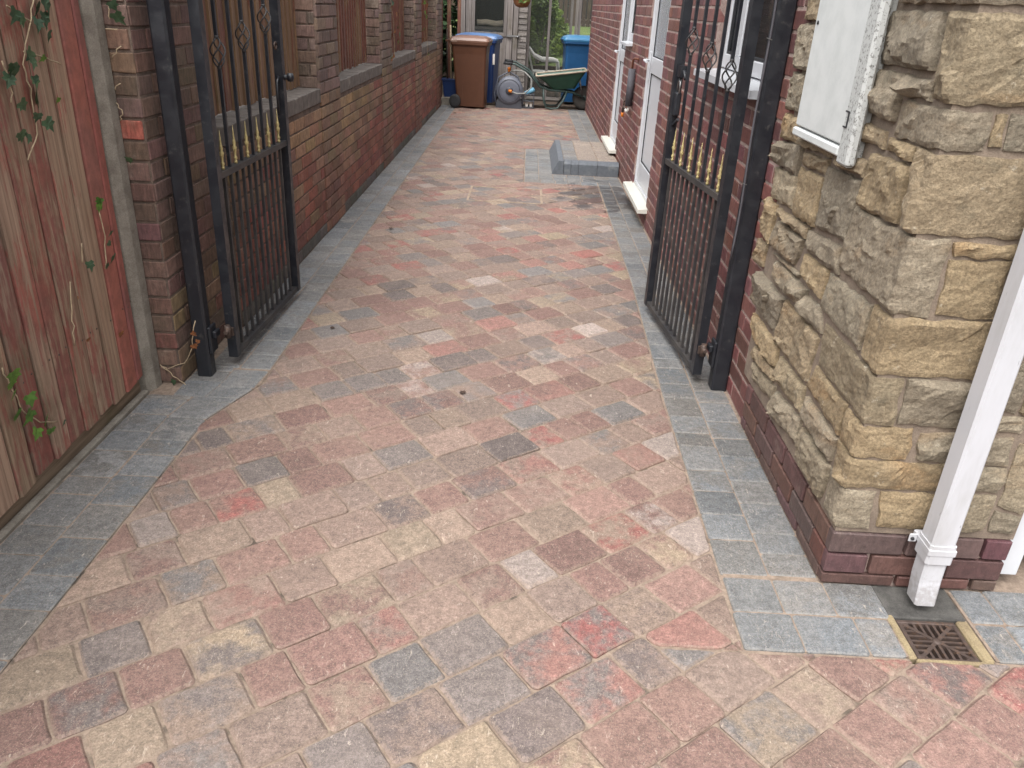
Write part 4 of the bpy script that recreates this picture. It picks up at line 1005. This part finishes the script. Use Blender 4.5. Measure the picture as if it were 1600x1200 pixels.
# ------------------------------------------------------------------ far end: bins, barrow, reel, chair
def rrect(w_, d, z, r=.04, n=3, ox=0, oy=0):
    P = []
    for sx, sy, a0 in ((1, 1, 0), (-1, 1, PI / 2), (-1, -1, PI), (1, -1, 1.5 * PI)):
        for k in range(n + 1): a = a0 + PI / 2 * k / n; P.append((ox + sx * (w_ / 2 - r) + r * math.cos(a), oy + sy * (d / 2 - r) + r * math.sin(a), z))
    return P
def bin_(loc, rz, label, body, lid, sc=1.0):
    """local +x = front (opening side), hinge and wheels at -x"""
    b = empty('wheelie_bin', loc, label, 'bin', 'wheelie bins', rz)
    B().loft([rrect(.50, .46, .03, ox=.035), rrect(.52, .47, .22, ox=.03), rrect(.60, .52, .80, ox=.0), rrect(.63, .55, .93, ox=0)]).obj('body', body, b)
    B().box(.245, .262, -.11, .11, .10, .36, .006).obj('front_rib', body, b)
    B().loft([rrect(.67, .585, .93), rrect(.68, .60, .945), rrect(.68, .60, .975), rrect(.66, .58, .98)]).obj('rim', body, b)
    B().loft([rrect(.70, .605, .975), rrect(.705, .61, 1.0), rrect(.66, .56, 1.035), rrect(.50, .42, 1.06), rrect(.25, .2, 1.068)]).obj('lid', lid, b)
    for rx in (-.13, .17): B().loft([[(rx - .03, -.236, .06), (rx + .03, -.236, .06), (rx + .03, -.2, .06), (rx - .03, -.2, .06)], [(rx - .02, -.244, .40), (rx + .02, -.244, .40), (rx + .02, -.21, .40), (rx - .02, -.21, .40)], [(rx - .012, -.244, .46), (rx + .012, -.244, .46), (rx + .012, -.22, .46), (rx - .012, -.22, .46)]]).obj('side_rib', body, b)
    B().box(.33, .372, -.09, .09, .985, 1.008, .006).obj('lid_grip', body, b)
    B().tube([(-.41, -.24, .985), (-.41, .24, .985)], .016, 8).bar((-.33, -.2, .965), (-.41, -.2, .985), .03).bar((-.33, .2, .965), (-.41, .2, .985), .03).obj('handle', body, b)
    for s in (-1, 1): B().lathe([(.06, -.03), (.095, -.028), (.105, -.015), (.105, .015), (.095, .028), (.06, .03)], (-.24, s * .265, .105), 20, 'y').obj('wheel', 'rubber', b)
    B().tube([(-.24, -.25, .105), (-.24, .25, .105)], .014, 6).obj('axle', 'rubber', b)
    b.scale = (sc, sc, sc); return b
bin_((-.875, 13.0, 0), math.radians(-4), 'brown wheelie bin at the end of the left wall', 'bin_brown', 'bin_brown_lid', .965).scale = (.85, .85, .965)
b2 = bin_((-.80, 13.72, 0), math.radians(-8), 'dark blue wheelie bin behind the brown bin', 'bin_blue', 'bin_blue_lid', .98)
B().box(.285, .318, -.272, -.268, .62, .78).obj('sticker', 'white_plastic', b2)
b3 = bin_((.90, 14.45, 0), math.radians(184), 'lighter blue wheelie bin by the house corner behind the barrow', 'bin_teal', 'bin_teal_lid', 1.0)
bx_ = empty('recycling_box', (-1.20, 13.25, .12), 'small blue plastic box behind the brown bin, on a block', 'box')
B().loft([rrect(.20, .2, 0, .02), rrect(.25, .26, .24, .02), rrect(.28, .29, .245, .02), rrect(.28, .29, .26, .02)]).obj('tub', 'bin_blue', bx_)
tag(B().box(-1.33, -1.08, 13.1, 13.4, -.05, .118, .01).obj('concrete_block', 'concrete'), 'grey concrete block under the small blue box', 'block')
sp_ = empty('garden_tools', (-1.19, 13.2, .2), 'long handled garden tools with a pink grip in the blue box', 'tools')
B().tube([(0, 0, 0), (-.03, .08, .95)], .013, 8).obj('handle', 'twig', sp_); B().tube([(-.06, .05, 0), (-.09, .15, .9)], .013, 8).obj('handle', 'dark_wood', sp_); B().tube([(.03, -.02, 0), (.06, .02, .38)], .012, 8).obj('handle', 'twig', sp_)
B().tube([(.058, .02, .36), (.068, .03, .46)], .026, 8).obj('grip', 'pink_plastic', sp_)

hr = empty('hose_reel', (-.27, 13.22, 0), 'grey plastic hose reel beside the blue bin', 'hose reel')
B().lathe([(.06, -.13), (.11, -.125), (.195, -.12), (.205, -.105), (.205, -.09), (.10, -.085), (.10, .08), (.205, .085), (.205, .11), (.06, .12)], (0, 0, .26), 36, 'y').obj('drum', 'grey_plastic', hr)
B().lathe([(.03, -.15), (.052, -.147), (.062, -.125)], (0, 0, .26), 18, 'y').obj('hub', 'dark_plastic', hr)
B().tube([(.165 * math.cos(a * PI / 16), -.121, .26 + .165 * math.sin(a * PI / 16)) for a in range(33)], .006, 6).obj('drum_ring', 'dark_plastic', hr)
B().loft([[(x, y, z) for x, y, z in ((-.21, -.11, .0), (.21, -.11, .0), (.21, .12, .0), (-.21, .12, .0))], [(-.19, -.10, .12), (.19, -.10, .12), (.19, .11, .12), (-.19, .11, .12)]]).obj('base', 'dark_plastic', hr)
B().tube([(-.2, -.02, .02), (-.235, 0, .2), (-.18, 0, .44), (-.02, 0, .53), (.12, 0, .46), (.2, 0, .3), (.21, -.02, .05)], .013, 8).obj('frame', 'grey_plastic', hr)
B().tube([(.0, -.15, .26), (.12, -.19, .23), (.24, -.2, .24), (.34, -.18, .33), (.33, -.15, .46), (.22, -.12, .55), (.08, -.08, .56), (-.02, -.05, .53)], .0115, 8).obj('hose', 'hose', hr)
B().tube([(-.005, -.145, .262), (.04, -.17, .255)], .022, 8).tube([(-.02, -.05, .53), (-.02, -.05, .60)], .02, 8).lathe([(.024, 0), (.024, .03)], (-.02, -.05, .565), 8).obj('connector', 'orange_plastic', hr)
tr = empty('tool_tray', (.03, 13.3, 0), 'small dark tray of bottles between the hose reel and barrow', 'tray')
B().box(-.09, .10, -.1, .1, 0, .02, .004).box(-.09, .1, -.1, .1, .10, .115, .004).box(-.09, .1, -.1, .1, .2, .215, .004).bar((-.08, -.09, .02), (-.08, -.09, .24), .015).bar((.09, -.09, .02), (.09, -.09, .24), .015).obj('rack', 'dark_plastic', tr)
B().tube([(-.05, -.02, .216), (.05, -.02, .26), (.09, -.02, .29)], .035, 8).obj('bottle', 'light_blue', tr); B().box(-.04, .0, -.06, -.01, .021, .09, .006).box(.03, .07, -.06, -.01, .021, .08, .006).obj('jar', 'white_plastic', tr)

wb = empty('wheelbarrow', (.42, 13.40, 0), 'green wheelbarrow standing against the house wall', 'wheelbarrow')
def trap(x0, x1, w_, z0, z1, r=.05): 
    P = rrect(x1 - x0, w_, 0, r, 3, (x0 + x1) / 2); return [(x, y, z0 + (z1 - z0) * (x - x0) / (x1 - x0)) for x, y, _ in P]
B().loft([trap(-.02, .34, .34, .30, .33), trap(-.16, .42, .50, .42, .48), trap(-.27, .49, .60, .49, .60)], cap=False).add([(x, y, z + .004) for x, y, z in trap(-.02, .34, .34, .30, .33)], [tuple(range(16))]).obj('tray', 'barrow_green', wb)
r_ = trap(-.28, .50, .61, .492, .604); B().tube(r_ + r_[:2], .014, 6).obj('tray_rim', 'barrow_rim', wb)
for s in (-1, 1):
    B().tube([(-.78, s * .28, .66), (-.62, s * .28, .65), (-.40, s * .27, .54), (-.22, s * .24, .34), (-.05, s * .19, .29), (.30, s * .12, .27), (.50, s * .07, .19)], .016, 8).obj('handle_tube', 'barrow_frame', wb)
    B().tube([(-.80, s * .28, .66), (-.66, s * .28, .655)], .022, 8).obj('grip', 'rubber', wb)
    B().tube([(-.16, s * .22, .31), (-.14, s * .23, .12), (-.10, s * .23, .03), (-.03, s * .23, .018), (.08, s * .23, .03), (.16, s * .22, .14), (.22, s * .17, .29)], .015, 8).obj('leg', 'barrow_frame', wb)
    B().tube([(.47, s * .09, .19), (.40, s * .2, .50)], .008, 6).obj('brace', 'steel', wb)
B().lathe([(.09, -.045), (.14, -.05), (.178, -.03), (.185, 0), (.178, .03), (.14, .05), (.09, .045)], (.50, 0, .185), 28, 'y').obj('tyre', 'tyre', wb)
B().lathe([(.02, -.05), (.09, -.03), (.09, .03), (.02, .05)], (.50, 0, .185), 18, 'y').obj('rim', 'barrow_frame', wb)

ch = empty('garden_chair', (.30, 15.2, .0), 'white moulded plastic garden chair behind the wheelbarrow', 'chair')
B().loft([rrect(.44, .42, .40, .05), rrect(.46, .44, .42, .05), rrect(.44, .42, .43, .05)]).obj('seat', 'white_plastic', ch)
B().loft([[(-.20, y * .21, .42), (-.225, y * .21, .42), (-.34, y * .2, .82), (-.315, y * .2, .83)] for y in (-1, -.5)]).loft([[(-.20, y * .21, .42), (-.225, y * .21, .42), (-.34, y * .2, .84), (-.315, y * .2, .85)] for y in (-.3, .3)]).loft([[(-.20, y * .21, .42), (-.225, y * .21, .42), (-.34, y * .2, .82), (-.315, y * .2, .83)] for y in (.5, 1)]).tube([(-.32, -.21, .83), (-.335, -.1, .86), (-.34, 0, .87), (-.335, .1, .86), (-.32, .21, .83)], .02, 8).obj('backrest', 'white_plastic', ch)
for s in (-1, 1):
    B().tube([(-.30, s * .22, .80), (-.20, s * .25, .68), (-.05, s * .265, .62), (.15, s * .27, .62), (.22, s * .265, .60), (.235, s * .26, .50), (.24, s * .25, .0)], [.022, .026, .028, .028, .028, .026, .024], 8).obj('arm_and_front_leg', 'white_plastic', ch)
    B().tube([(-.2, s * .2, .42), (-.25, s * .23, 0)], .024, 8).obj('rear_leg', 'white_plastic', ch)

# ---- timber shed with glazed door, glazed lean-to beside it
sh = empty('timber_shed', (-.62, 14.4, 0), 'weathered grey timber shed with glazed door behind the bins', 'shed')
Yd = 0
B().box(-.53, -.46, -.02, .08, 0, 2.1, .004).box(.34, .42, -.02, .08, 0, 2.1, .004).obj('door_post', 'grey_wood', sh)
B().box(-.455, .33, .01, .05, 1.98, 2.1).obj('lintel', 'grey_wood_h', sh)
for k in range(8):
    xa = -.455 + k * .0982; zt = .98 if 1 <= k <= 6 else 1.97
    B().box(xa + .002, xa + .0962, .012, .035, .03, zt, .003).obj('door_board', 'grey_wood', sh)
B().box(-.355, .235, -.004, .0115, .985, 1.045, .003).box(-.355, -.30, -.004, .0115, 1.046, 1.97, .003).box(.18, .235, -.004, .0115, 1.046, 1.97, .003).obj('window_frame', 'grey_wood', sh)
B().box(-.30, .18, .016, .022, 1.04, 1.97).obj('window_pane', 'dusty_glass', sh)
B().tube([(-.27, .16, 1.18), (-.1, .15, 1.19), (.05, .16, 1.17), (.17, .15, 1.19)], .045, 8).obj('cushion_roll', 'cushion', sh)
B().box(-.3, .2, .10, .22, 1.08, 1.12).obj('shelf', 'grey_wood_h', sh)
k = 0; z = .02
while z < 2.05:
    B().add([(.425, .0, z), (.57, .0, z), (.57, .03, z), (.425, .03, z), (.425, .014, z + .094), (.57, .014, z + .094), (.57, .03, z + .094), (.425, .03, z + .094)], [(3, 2, 1, 0), (4, 5, 6, 7), (0, 1, 5, 4), (1, 2, 6, 5), (2, 3, 7, 6), (3, 0, 4, 7)]).obj('cladding_board', 'grey_wood_h', sh); z += .09
B().box(-.53, -.50, .08, 2.2, 0, 2.1).box(-.5, .6, 2.2, 2.24, 0, 2.1).box(.545, .57, .031, 2.2, 0, 2.1).obj('shed_wall', 'dark_wood', sh)
B().add([(-.7, -.12, 2.1), (.75, -.12, 2.1), (.75, 2.4, 2.35), (-.7, 2.4, 2.35), (-.7, -.12, 2.14), (.75, -.12, 2.14), (.75, 2.4, 2.39), (-.7, 2.4, 2.39)], [(3, 2, 1, 0), (4, 5, 6, 7), (0, 1, 5, 4), (1, 2, 6, 5), (2, 3, 7, 6), (3, 0, 4, 7)]).obj('roof', 'roof', sh)
B().bar((.24, -.01, 1.0), (.46, -.015, 1.0), .02, .03).tube([(.40, -.02, 1.0), (.40, -.05, 1.0), (.46, -.05, .995)], .008, 6).obj('bolt', 'steel', sh)

sc_ = empty('glazed_screen', (0, 14.55, 0), 'grey timber screen with tall dusty glass panes beside the shed', 'screen')
for x in (-.02, .32, .82, 1.35):
    B().bar((x, 0, 0), (x, 0, 2.1), .045, .05, (0, 1, 0)).obj('post', 'grey_wood', sc_)
for a, b_ in ((.005, .295), (.345, .795), (.845, 1.325)):
    B().box(a, b_, -.003, .003, .06, 2.05).obj('pane', 'dusty_glass', sc_)
B().box(-.02, 1.4, -.022, .022, .01, .055).obj('bottom_rail', 'grey_wood_h', sc_)
B().box(-.02, 1.4, -.022, .022, 2.101, 2.16).obj('head_rail', 'grey_wood_h', sc_)
for (x, y) in ((.80, 17.0), (.90, 17.0)):
    tag(B().bar((x, y, 0), (x, y, 2.3), .05).obj('timber_post', 'grey_wood'), ('left' if x < .85 else 'right') + ' one of two slim timber posts on the lawn', 'post', 'posts on the lawn')
kb = tag(B().box(-1.3, 1.6, 13.44, 13.50, -.09, .03, .006).obj('timber_edge', 'dark_wood'), 'low dark timber edge where the paving ends', 'edging')
tag(link('rear_yard', mesh('yard', [(-3, 13.5, -.02), (3, 13.5, -.02), (3, 17.2, -.02), (-3, 17.2, -.02)], [(0, 1, 2, 3)], 'soil')), 'bare earth yard behind the bins', None, None, 'structure')
V = []; F = []
for j in range(13):
    for i in range(13): x = -7 + 15 * i / 12; y = 16.6 + 12 * j / 12; V.append((x, y, .40 + .55 * (j / 12) ** .9 + .03 * noise.noise(Vector((x, y, 0)))))
for j in range(12):
    for i in range(12): a = j * 13 + i; F.append((a, a + 1, a + 14, a + 13))
tag(B().box(-3, 3.5, 16.5, 16.6, -.05, .43, .01).obj('retaining_board', 'dark_wood'), 'dark timber retaining board below the lawn', 'retaining board')
tag(link('lawn', mesh('lawn', V, F, 'lawn', True)), 'green lawn rising behind the shed', None, None, 'structure')
bf = empty('back_fence', (0, 28, .8), 'dark timber fence at the far end of the lawn', 'fence')
for k in range(60): B().box(-3 + k * .15, -3 + k * .15 + .12, 0, .02, -.3, 1.75 + rnd.uniform(-.02, .02)).obj('slat', 'dark_wood', bf)
B().box(-3, 6, .021, .07, .2, .3).box(-3, 6, .021, .07, 1.3, 1.4).obj('rail', 'dark_wood', bf)

# left of the shed: boundary posts, fence and hedge
bp = empty('boundary_fence', (-1.42, 13.1, 0), 'reddish brown timber fence behind the last pillar', 'fence')
for k in range(9): 
    o = B().box(-.02, .0, k * .11, k * .11 + .106, .02, 1.8).obj('board', 'brown_board', bp); o.color = (1, 1, 1, .62)
B().bar((.10, 1.0, 0), (.10, 1.0, 2), .06).bar((.24, 1.35, 0), (.24, 1.35, 2), .06).obj('post', 'brown_board', bp)
for o in bp.children: o.color = (1, 1, 1, .6)

# ------------------------------------------------------------------ foliage
def leaf_cloud(n_, cen, rad, size, seed):
    r = random.Random(seed); V = []; F = []
    blobs = [(Vector((r.uniform(-1, 1) * rad[0], r.uniform(-1, 1) * rad[1], r.uniform(-1, 1) * rad[2])) * .7, r.uniform(.25, .5)) for _ in range(14)]
    for _ in range(n_):
        bc, br = r.choice(blobs); d = Vector((r.gauss(0, 1), r.gauss(0, 1), r.gauss(0, 1))).normalized() * br * (r.random() ** .4)
        p = Vector(cen) + bc + Vector((d.x * rad[0], d.y * rad[1], d.z * rad[2]))
        if p.z < 0: continue
        a = Vector((r.gauss(0, 1), r.gauss(0, 1), r.gauss(0, .6))).normalized(); b_ = a.cross(Vector((r.gauss(0, 1), r.gauss(0, 1), r.gauss(0, 1)))).normalized(); s = size * r.uniform(.6, 1.4)
        k = len(V); V += [p - a * s, p + b_ * s * .45, p + a * s, p - b_ * s * .45]; F.append((k, k + 1, k + 2, k + 3))
    return V, F
def shrub(loc, rad, n_, size, mat, label, seed, cat='shrub'):
    t = empty('shrub' if cat == 'shrub' else 'tree', loc, label, cat)
    V, F = leaf_cloud(n_, (0, 0, rad[2] * 1.0), rad, size, seed)
    tag(link('crown', mesh('crown', V, F, mat), t), kind='stuff')
    b = B(); r = random.Random(seed)
    for k in range(5): e = (r.uniform(-.6, .6) * rad[0], r.uniform(-.6, .6) * rad[1], rad[2] * 1.3); b.tube([(0, 0, 0), (e[0] * .4, e[1] * .4, e[2] * .4), e], [.03, .02, .008], 6)
    b.obj('trunk', 'dark_wood', t)
shrub((.16, 17.0, .3), (.34, .4, .75), 5000, .045, 'shrub_leaf', 'yellow-green leafy shrub behind the glazed screen', 11)
shrub((.50, 18.6, .4), (.35, .5, .7), 4000, .05, 'shrub_leaf', 'looser green shrub on the lawn edge', 12)
shrub((-1.75, 15.2, 0), (.7, .9, 1.15), 6000, .07, 'dark_leaf', 'dark broad-leaved shrub left of the shed', 13)
shrub((-.6, 22, 0), (1.5, 1.2, 1.5), 6000, .08, 'dark_leaf', 'dark shrub behind the timber shed', 14)
shrub((2.4, 30.5, .8), (4.5, 1.5, 2.2), 9000, .16, 'dark_leaf', 'dark hedge beyond the back fence', 15)
shrub((-4.5, 30.5, .8), (4.5, 1.5, 2.2), 7000, .16, 'dark_leaf', 'dark hedge beyond the lawn on the left', 16)

# ivy: lobed leaves as parts
def ivy_leaf(mat, seed):
    r = random.Random(seed); lob = [(0, 0), (.32, -.10), (.52, .08), (.36, .26), (.46, .52), (.20, .55), (0, 1.0), (-.20, .55), (-.46, .52), (-.36, .26), (-.52, .08), (-.32, -.10)]
    V = [(x + r.uniform(-.04, .04), y + r.uniform(-.04, .04), .10 * abs(x) - .12 * y * y + r.uniform(-.03, .03)) for x, y in lob] + [(0, .33, -.04)]; c = len(lob)
    return mesh('leaf', V, [(i, (i + 1) % c, c) for i in range(c)], mat)
IL = {m: [ivy_leaf(m, k) for k in range(4)] for m in ('ivy_dark', 'ivy_bright', 'dead_leaf', 'fallen')}
def ivy(label, org, stems, leaves, mat, nrm=(1, 0, 0)):
    """stems: polylines in (y,z) on a wall facing +x; leaves: (y,z,size)"""
    t = empty('ivy', org, label, 'ivy', 'ivy on the left boundary'); b = B(); N = Vector(nrm)
    side = Vector((-N.y, N.x, 0))
    W = lambda y, z, d: side * y + Vector((0, 0, z)) + N * d
    for s in stems:
        P = []
        for (y0, z0), (y1, z1) in zip(s, s[1:]):
            for k in range(4): q = k / 4; P.append(W(y0 + (y1 - y0) * q + rnd.uniform(-.006, .006), z0 + (z1 - z0) * q, .008 + rnd.uniform(0, .008)))
        P.append(W(s[-1][0], s[-1][1], .01)); b.tube(P, .0022, 5)
    if stems: tag(b.obj('stem', 'twig', t), kind='stuff')
    for l in leaves:
        y, z, sz = l[:3]; m = l[3] if len(l) > 3 else mat
        sz *= rnd.uniform(.72, .95); o = link('leaf', rnd.choice(IL[m]), t, W(y, z, rnd.uniform(.018, .04)), None, (sz, sz, sz))
        q = N.to_track_quat('Z', 'Y') ; o.rotation_mode = 'QUATERNION'
        from mathutils import Quaternion, Euler
        base = Matrix((side, Vector((0, 0, 1)), N)).transposed().to_quaternion()
        o.rotation_quaternion = base @ Euler((rnd.uniform(-.5, .3), rnd.uniform(-.4, .4), PI + rnd.uniform(-1.0, 1.0))).to_quaternion()
def px_wall(u, v, X):      # pixel of the photograph -> (y,z) on a wall plane x = X, used only to note where each leaf grows
    d = (u - 800, v - 600, FPX); r = [sum(RC[i][j] * d[i] for i in range(3)) for j in range(3)]; t = X / r[0]; return (r[1] * t, CAM_H + r[2] * t)
def pw_(l, X, org): return [(px_wall(u, v, X)[0] - org[1], px_wall(u, v, X)[1] - org[2]) + tuple(r) for u, v, *r in l]
org = (-1.486, 2.3, 1.2)
ivy('dark ivy trailing down the top of the red fence', org, [pw_(s, -1.486, org) for s in ([(48, -10), (40, 40), (30, 100), (45, 150), (52, 210), (38, 250)], [(5, 8), (30, 25), (45, 38)], [(-5, 95), (8, 130), (12, 160)], [(30, 80), (60, 88), (90, 100)])],
    pw_([(48, 5, .07), (52, 18, .06), (40, 33, .05), (56, 48, .05), (8, 14, .06), (18, 24, .05), (36, 78, .06), (28, 88, .05), (58, 87, .03, 'ivy_bright'), (6, 108, .07), (10, 98, .05), (4, 116, .05), (45, 138, .115), (78, 152, .03, 'ivy_bright'), (10, 158, .05), (35, 118, .04), (46, 176, .04), (55, 186, .05), (30, 208, .05), (10, 205, .045), (38, 28, .05), (55, 25, .055), (50, -4, .06)], -1.486, org), 'ivy_dark')
org = (-1.486, 2.0, .3)
ivy('bright green ivy sprig low on the red fence', org, [pw_(s, -1.486, org) for s in ([(-5, 575), (15, 610), (30, 640), (55, 660), (85, 658)],)],
    pw_([(8, 580, .055), (2, 610, .05), (25, 615, .055), (16, 645, .05), (40, 640, .065), (58, 655, .055), (45, 668, .05), (60, 668, .04), (85, 655, .035, 'ivy_dark'), (-2, 595, .05)], -1.486, org), 'ivy_bright')
org = (-1.486, 2.5, .6)
ivy('small ivy shoots and dry leaves near the concrete post', org, [pw_(s, -1.486, org) for s in ([(150, 330), (158, 370), (160, 420)], [(122, 380), (124, 410)], [(105, 440), (108, 500), (112, 540)])],
    pw_([(140, 313, .045, 'ivy_bright'), (143, 309, .04, 'ivy_bright'), (137, 318, .035, 'ivy_bright'), (158, 360, .035), (156, 378, .03), (162, 398, .045), (158, 412, .035), (122, 408, .04), (127, 416, .05, 'dead_leaf'), (178, 518, .035, 'dead_leaf'), (120, 528, .03, 'dead_leaf'), (106, 462, .02, 'dead_leaf')], -1.486, org), 'ivy_dark')
def px_front(u, v, Y): d = (u - 800, v - 600, FPX); r = [sum(RC[i][j] * d[i] for i in range(3)) for j in range(3)]; t = Y / r[1]; return (r[0] * t, CAM_H + r[2] * t)
Yp = 2.945; org = (-1.45, Yp, .5); pf = lambda l: [(px_front(u, v, Yp)[0] - org[0], px_front(u, v, Yp)[1] - org[2]) + tuple(r) for u, v, *r in l]
ivy('dry ivy twigs and withered leaves on the brown gate pillar', org, [pf(s) for s in ([(305, 500), (302, 540), (290, 565), (262, 575), (252, 568)], [(258, 572), (280, 590), (296, 604)], [(172, 10), (174, 30)], [(168, 45), (186, 46)], [(190, 72), (178, 92)], [(188, 130), (182, 140)], [(186, 160), (193, 175), (190, 188)])],
    pf([(186, 20, .06), (178, 2, .05), (206, 244, .035), (275, 590, .04), (305, 535, .035, 'dead_leaf'), (312, 528, .03, 'dead_leaf'), (304, 515, .03, 'dead_leaf')]), 'ivy_dark', (0, -1, 0))
for nm_, cx_, n_ in (('pale ivy runner on the fence by the third brick pillar', 612, 16), ('thin ivy runner on the fence by the fourth brick pillar', 664, 12)):
    X_ = WX + .02; org = (X_, px_wall(cx_, 40, X_)[0], 1.2); r2 = random.Random(cx_)
    ivy(nm_, org, [pw_([(cx_ - 4, -8), (cx_, 30), (cx_ + 2, 60), (cx_ + 3, 92)], X_, org)], pw_([(cx_ + r2.uniform(-7, 7), r2.uniform(-6, 92), r2.uniform(.045, .075), r2.choice(('ivy_dark', 'ivy_bright', 'dead_leaf'))) for _ in range(n_)], X_, org), 'ivy_dark')

# hanging basket in front of the screen
hb = empty('hanging_basket', (-.15, 13.8, 1.44), 'wicker hanging basket at the corner of the shed', 'hanging basket')
B().lathe([(.04, 0), (.09, .015), (.125, .06), (.15, .14), (.155, .15)], (0, 0, 0), 20).obj('bowl', 'wicker', hb)
V, F = leaf_cloud(500, (0, 0, .2), (.2, .2, .12), .035, 5); tag(link('plant', mesh('plant', V, F, 'shrub_leaf'), hb), kind='stuff')
B().tube([(.14, 0, .15), (0, 0, .6)], .004, 5).tube([(-.14, 0, .15), (0, 0, .6)], .004, 5).tube([(0, 0, .6), (0, .55, .68)], .01, 6).obj('hanger', 'black_paint', hb)

# fallen leaves and grit on the paving
for i, (x, y, sz, lab) in enumerate(((-1.02, 12.1, .055, 'dark fallen leaf near the foot of the brown bin'), (-.93, 5.55, .035, 'small dark fallen leaf near the left edging halfway along'), (-.20, 2.98, .03, 'dark chip lying in the middle of the drive at the gates'), (-.90, 3.62, .025, 'tiny fallen leaf level with the left gate'))):
    o = link('fallen_leaf', rnd.choice(IL['fallen']), None, (x, y, .008), (rnd.uniform(-.2, .2), rnd.uniform(-.2, .2), rnd.uniform(0, 6)), (sz, sz, sz)); tag(o, lab, 'leaf', 'fallen leaves')
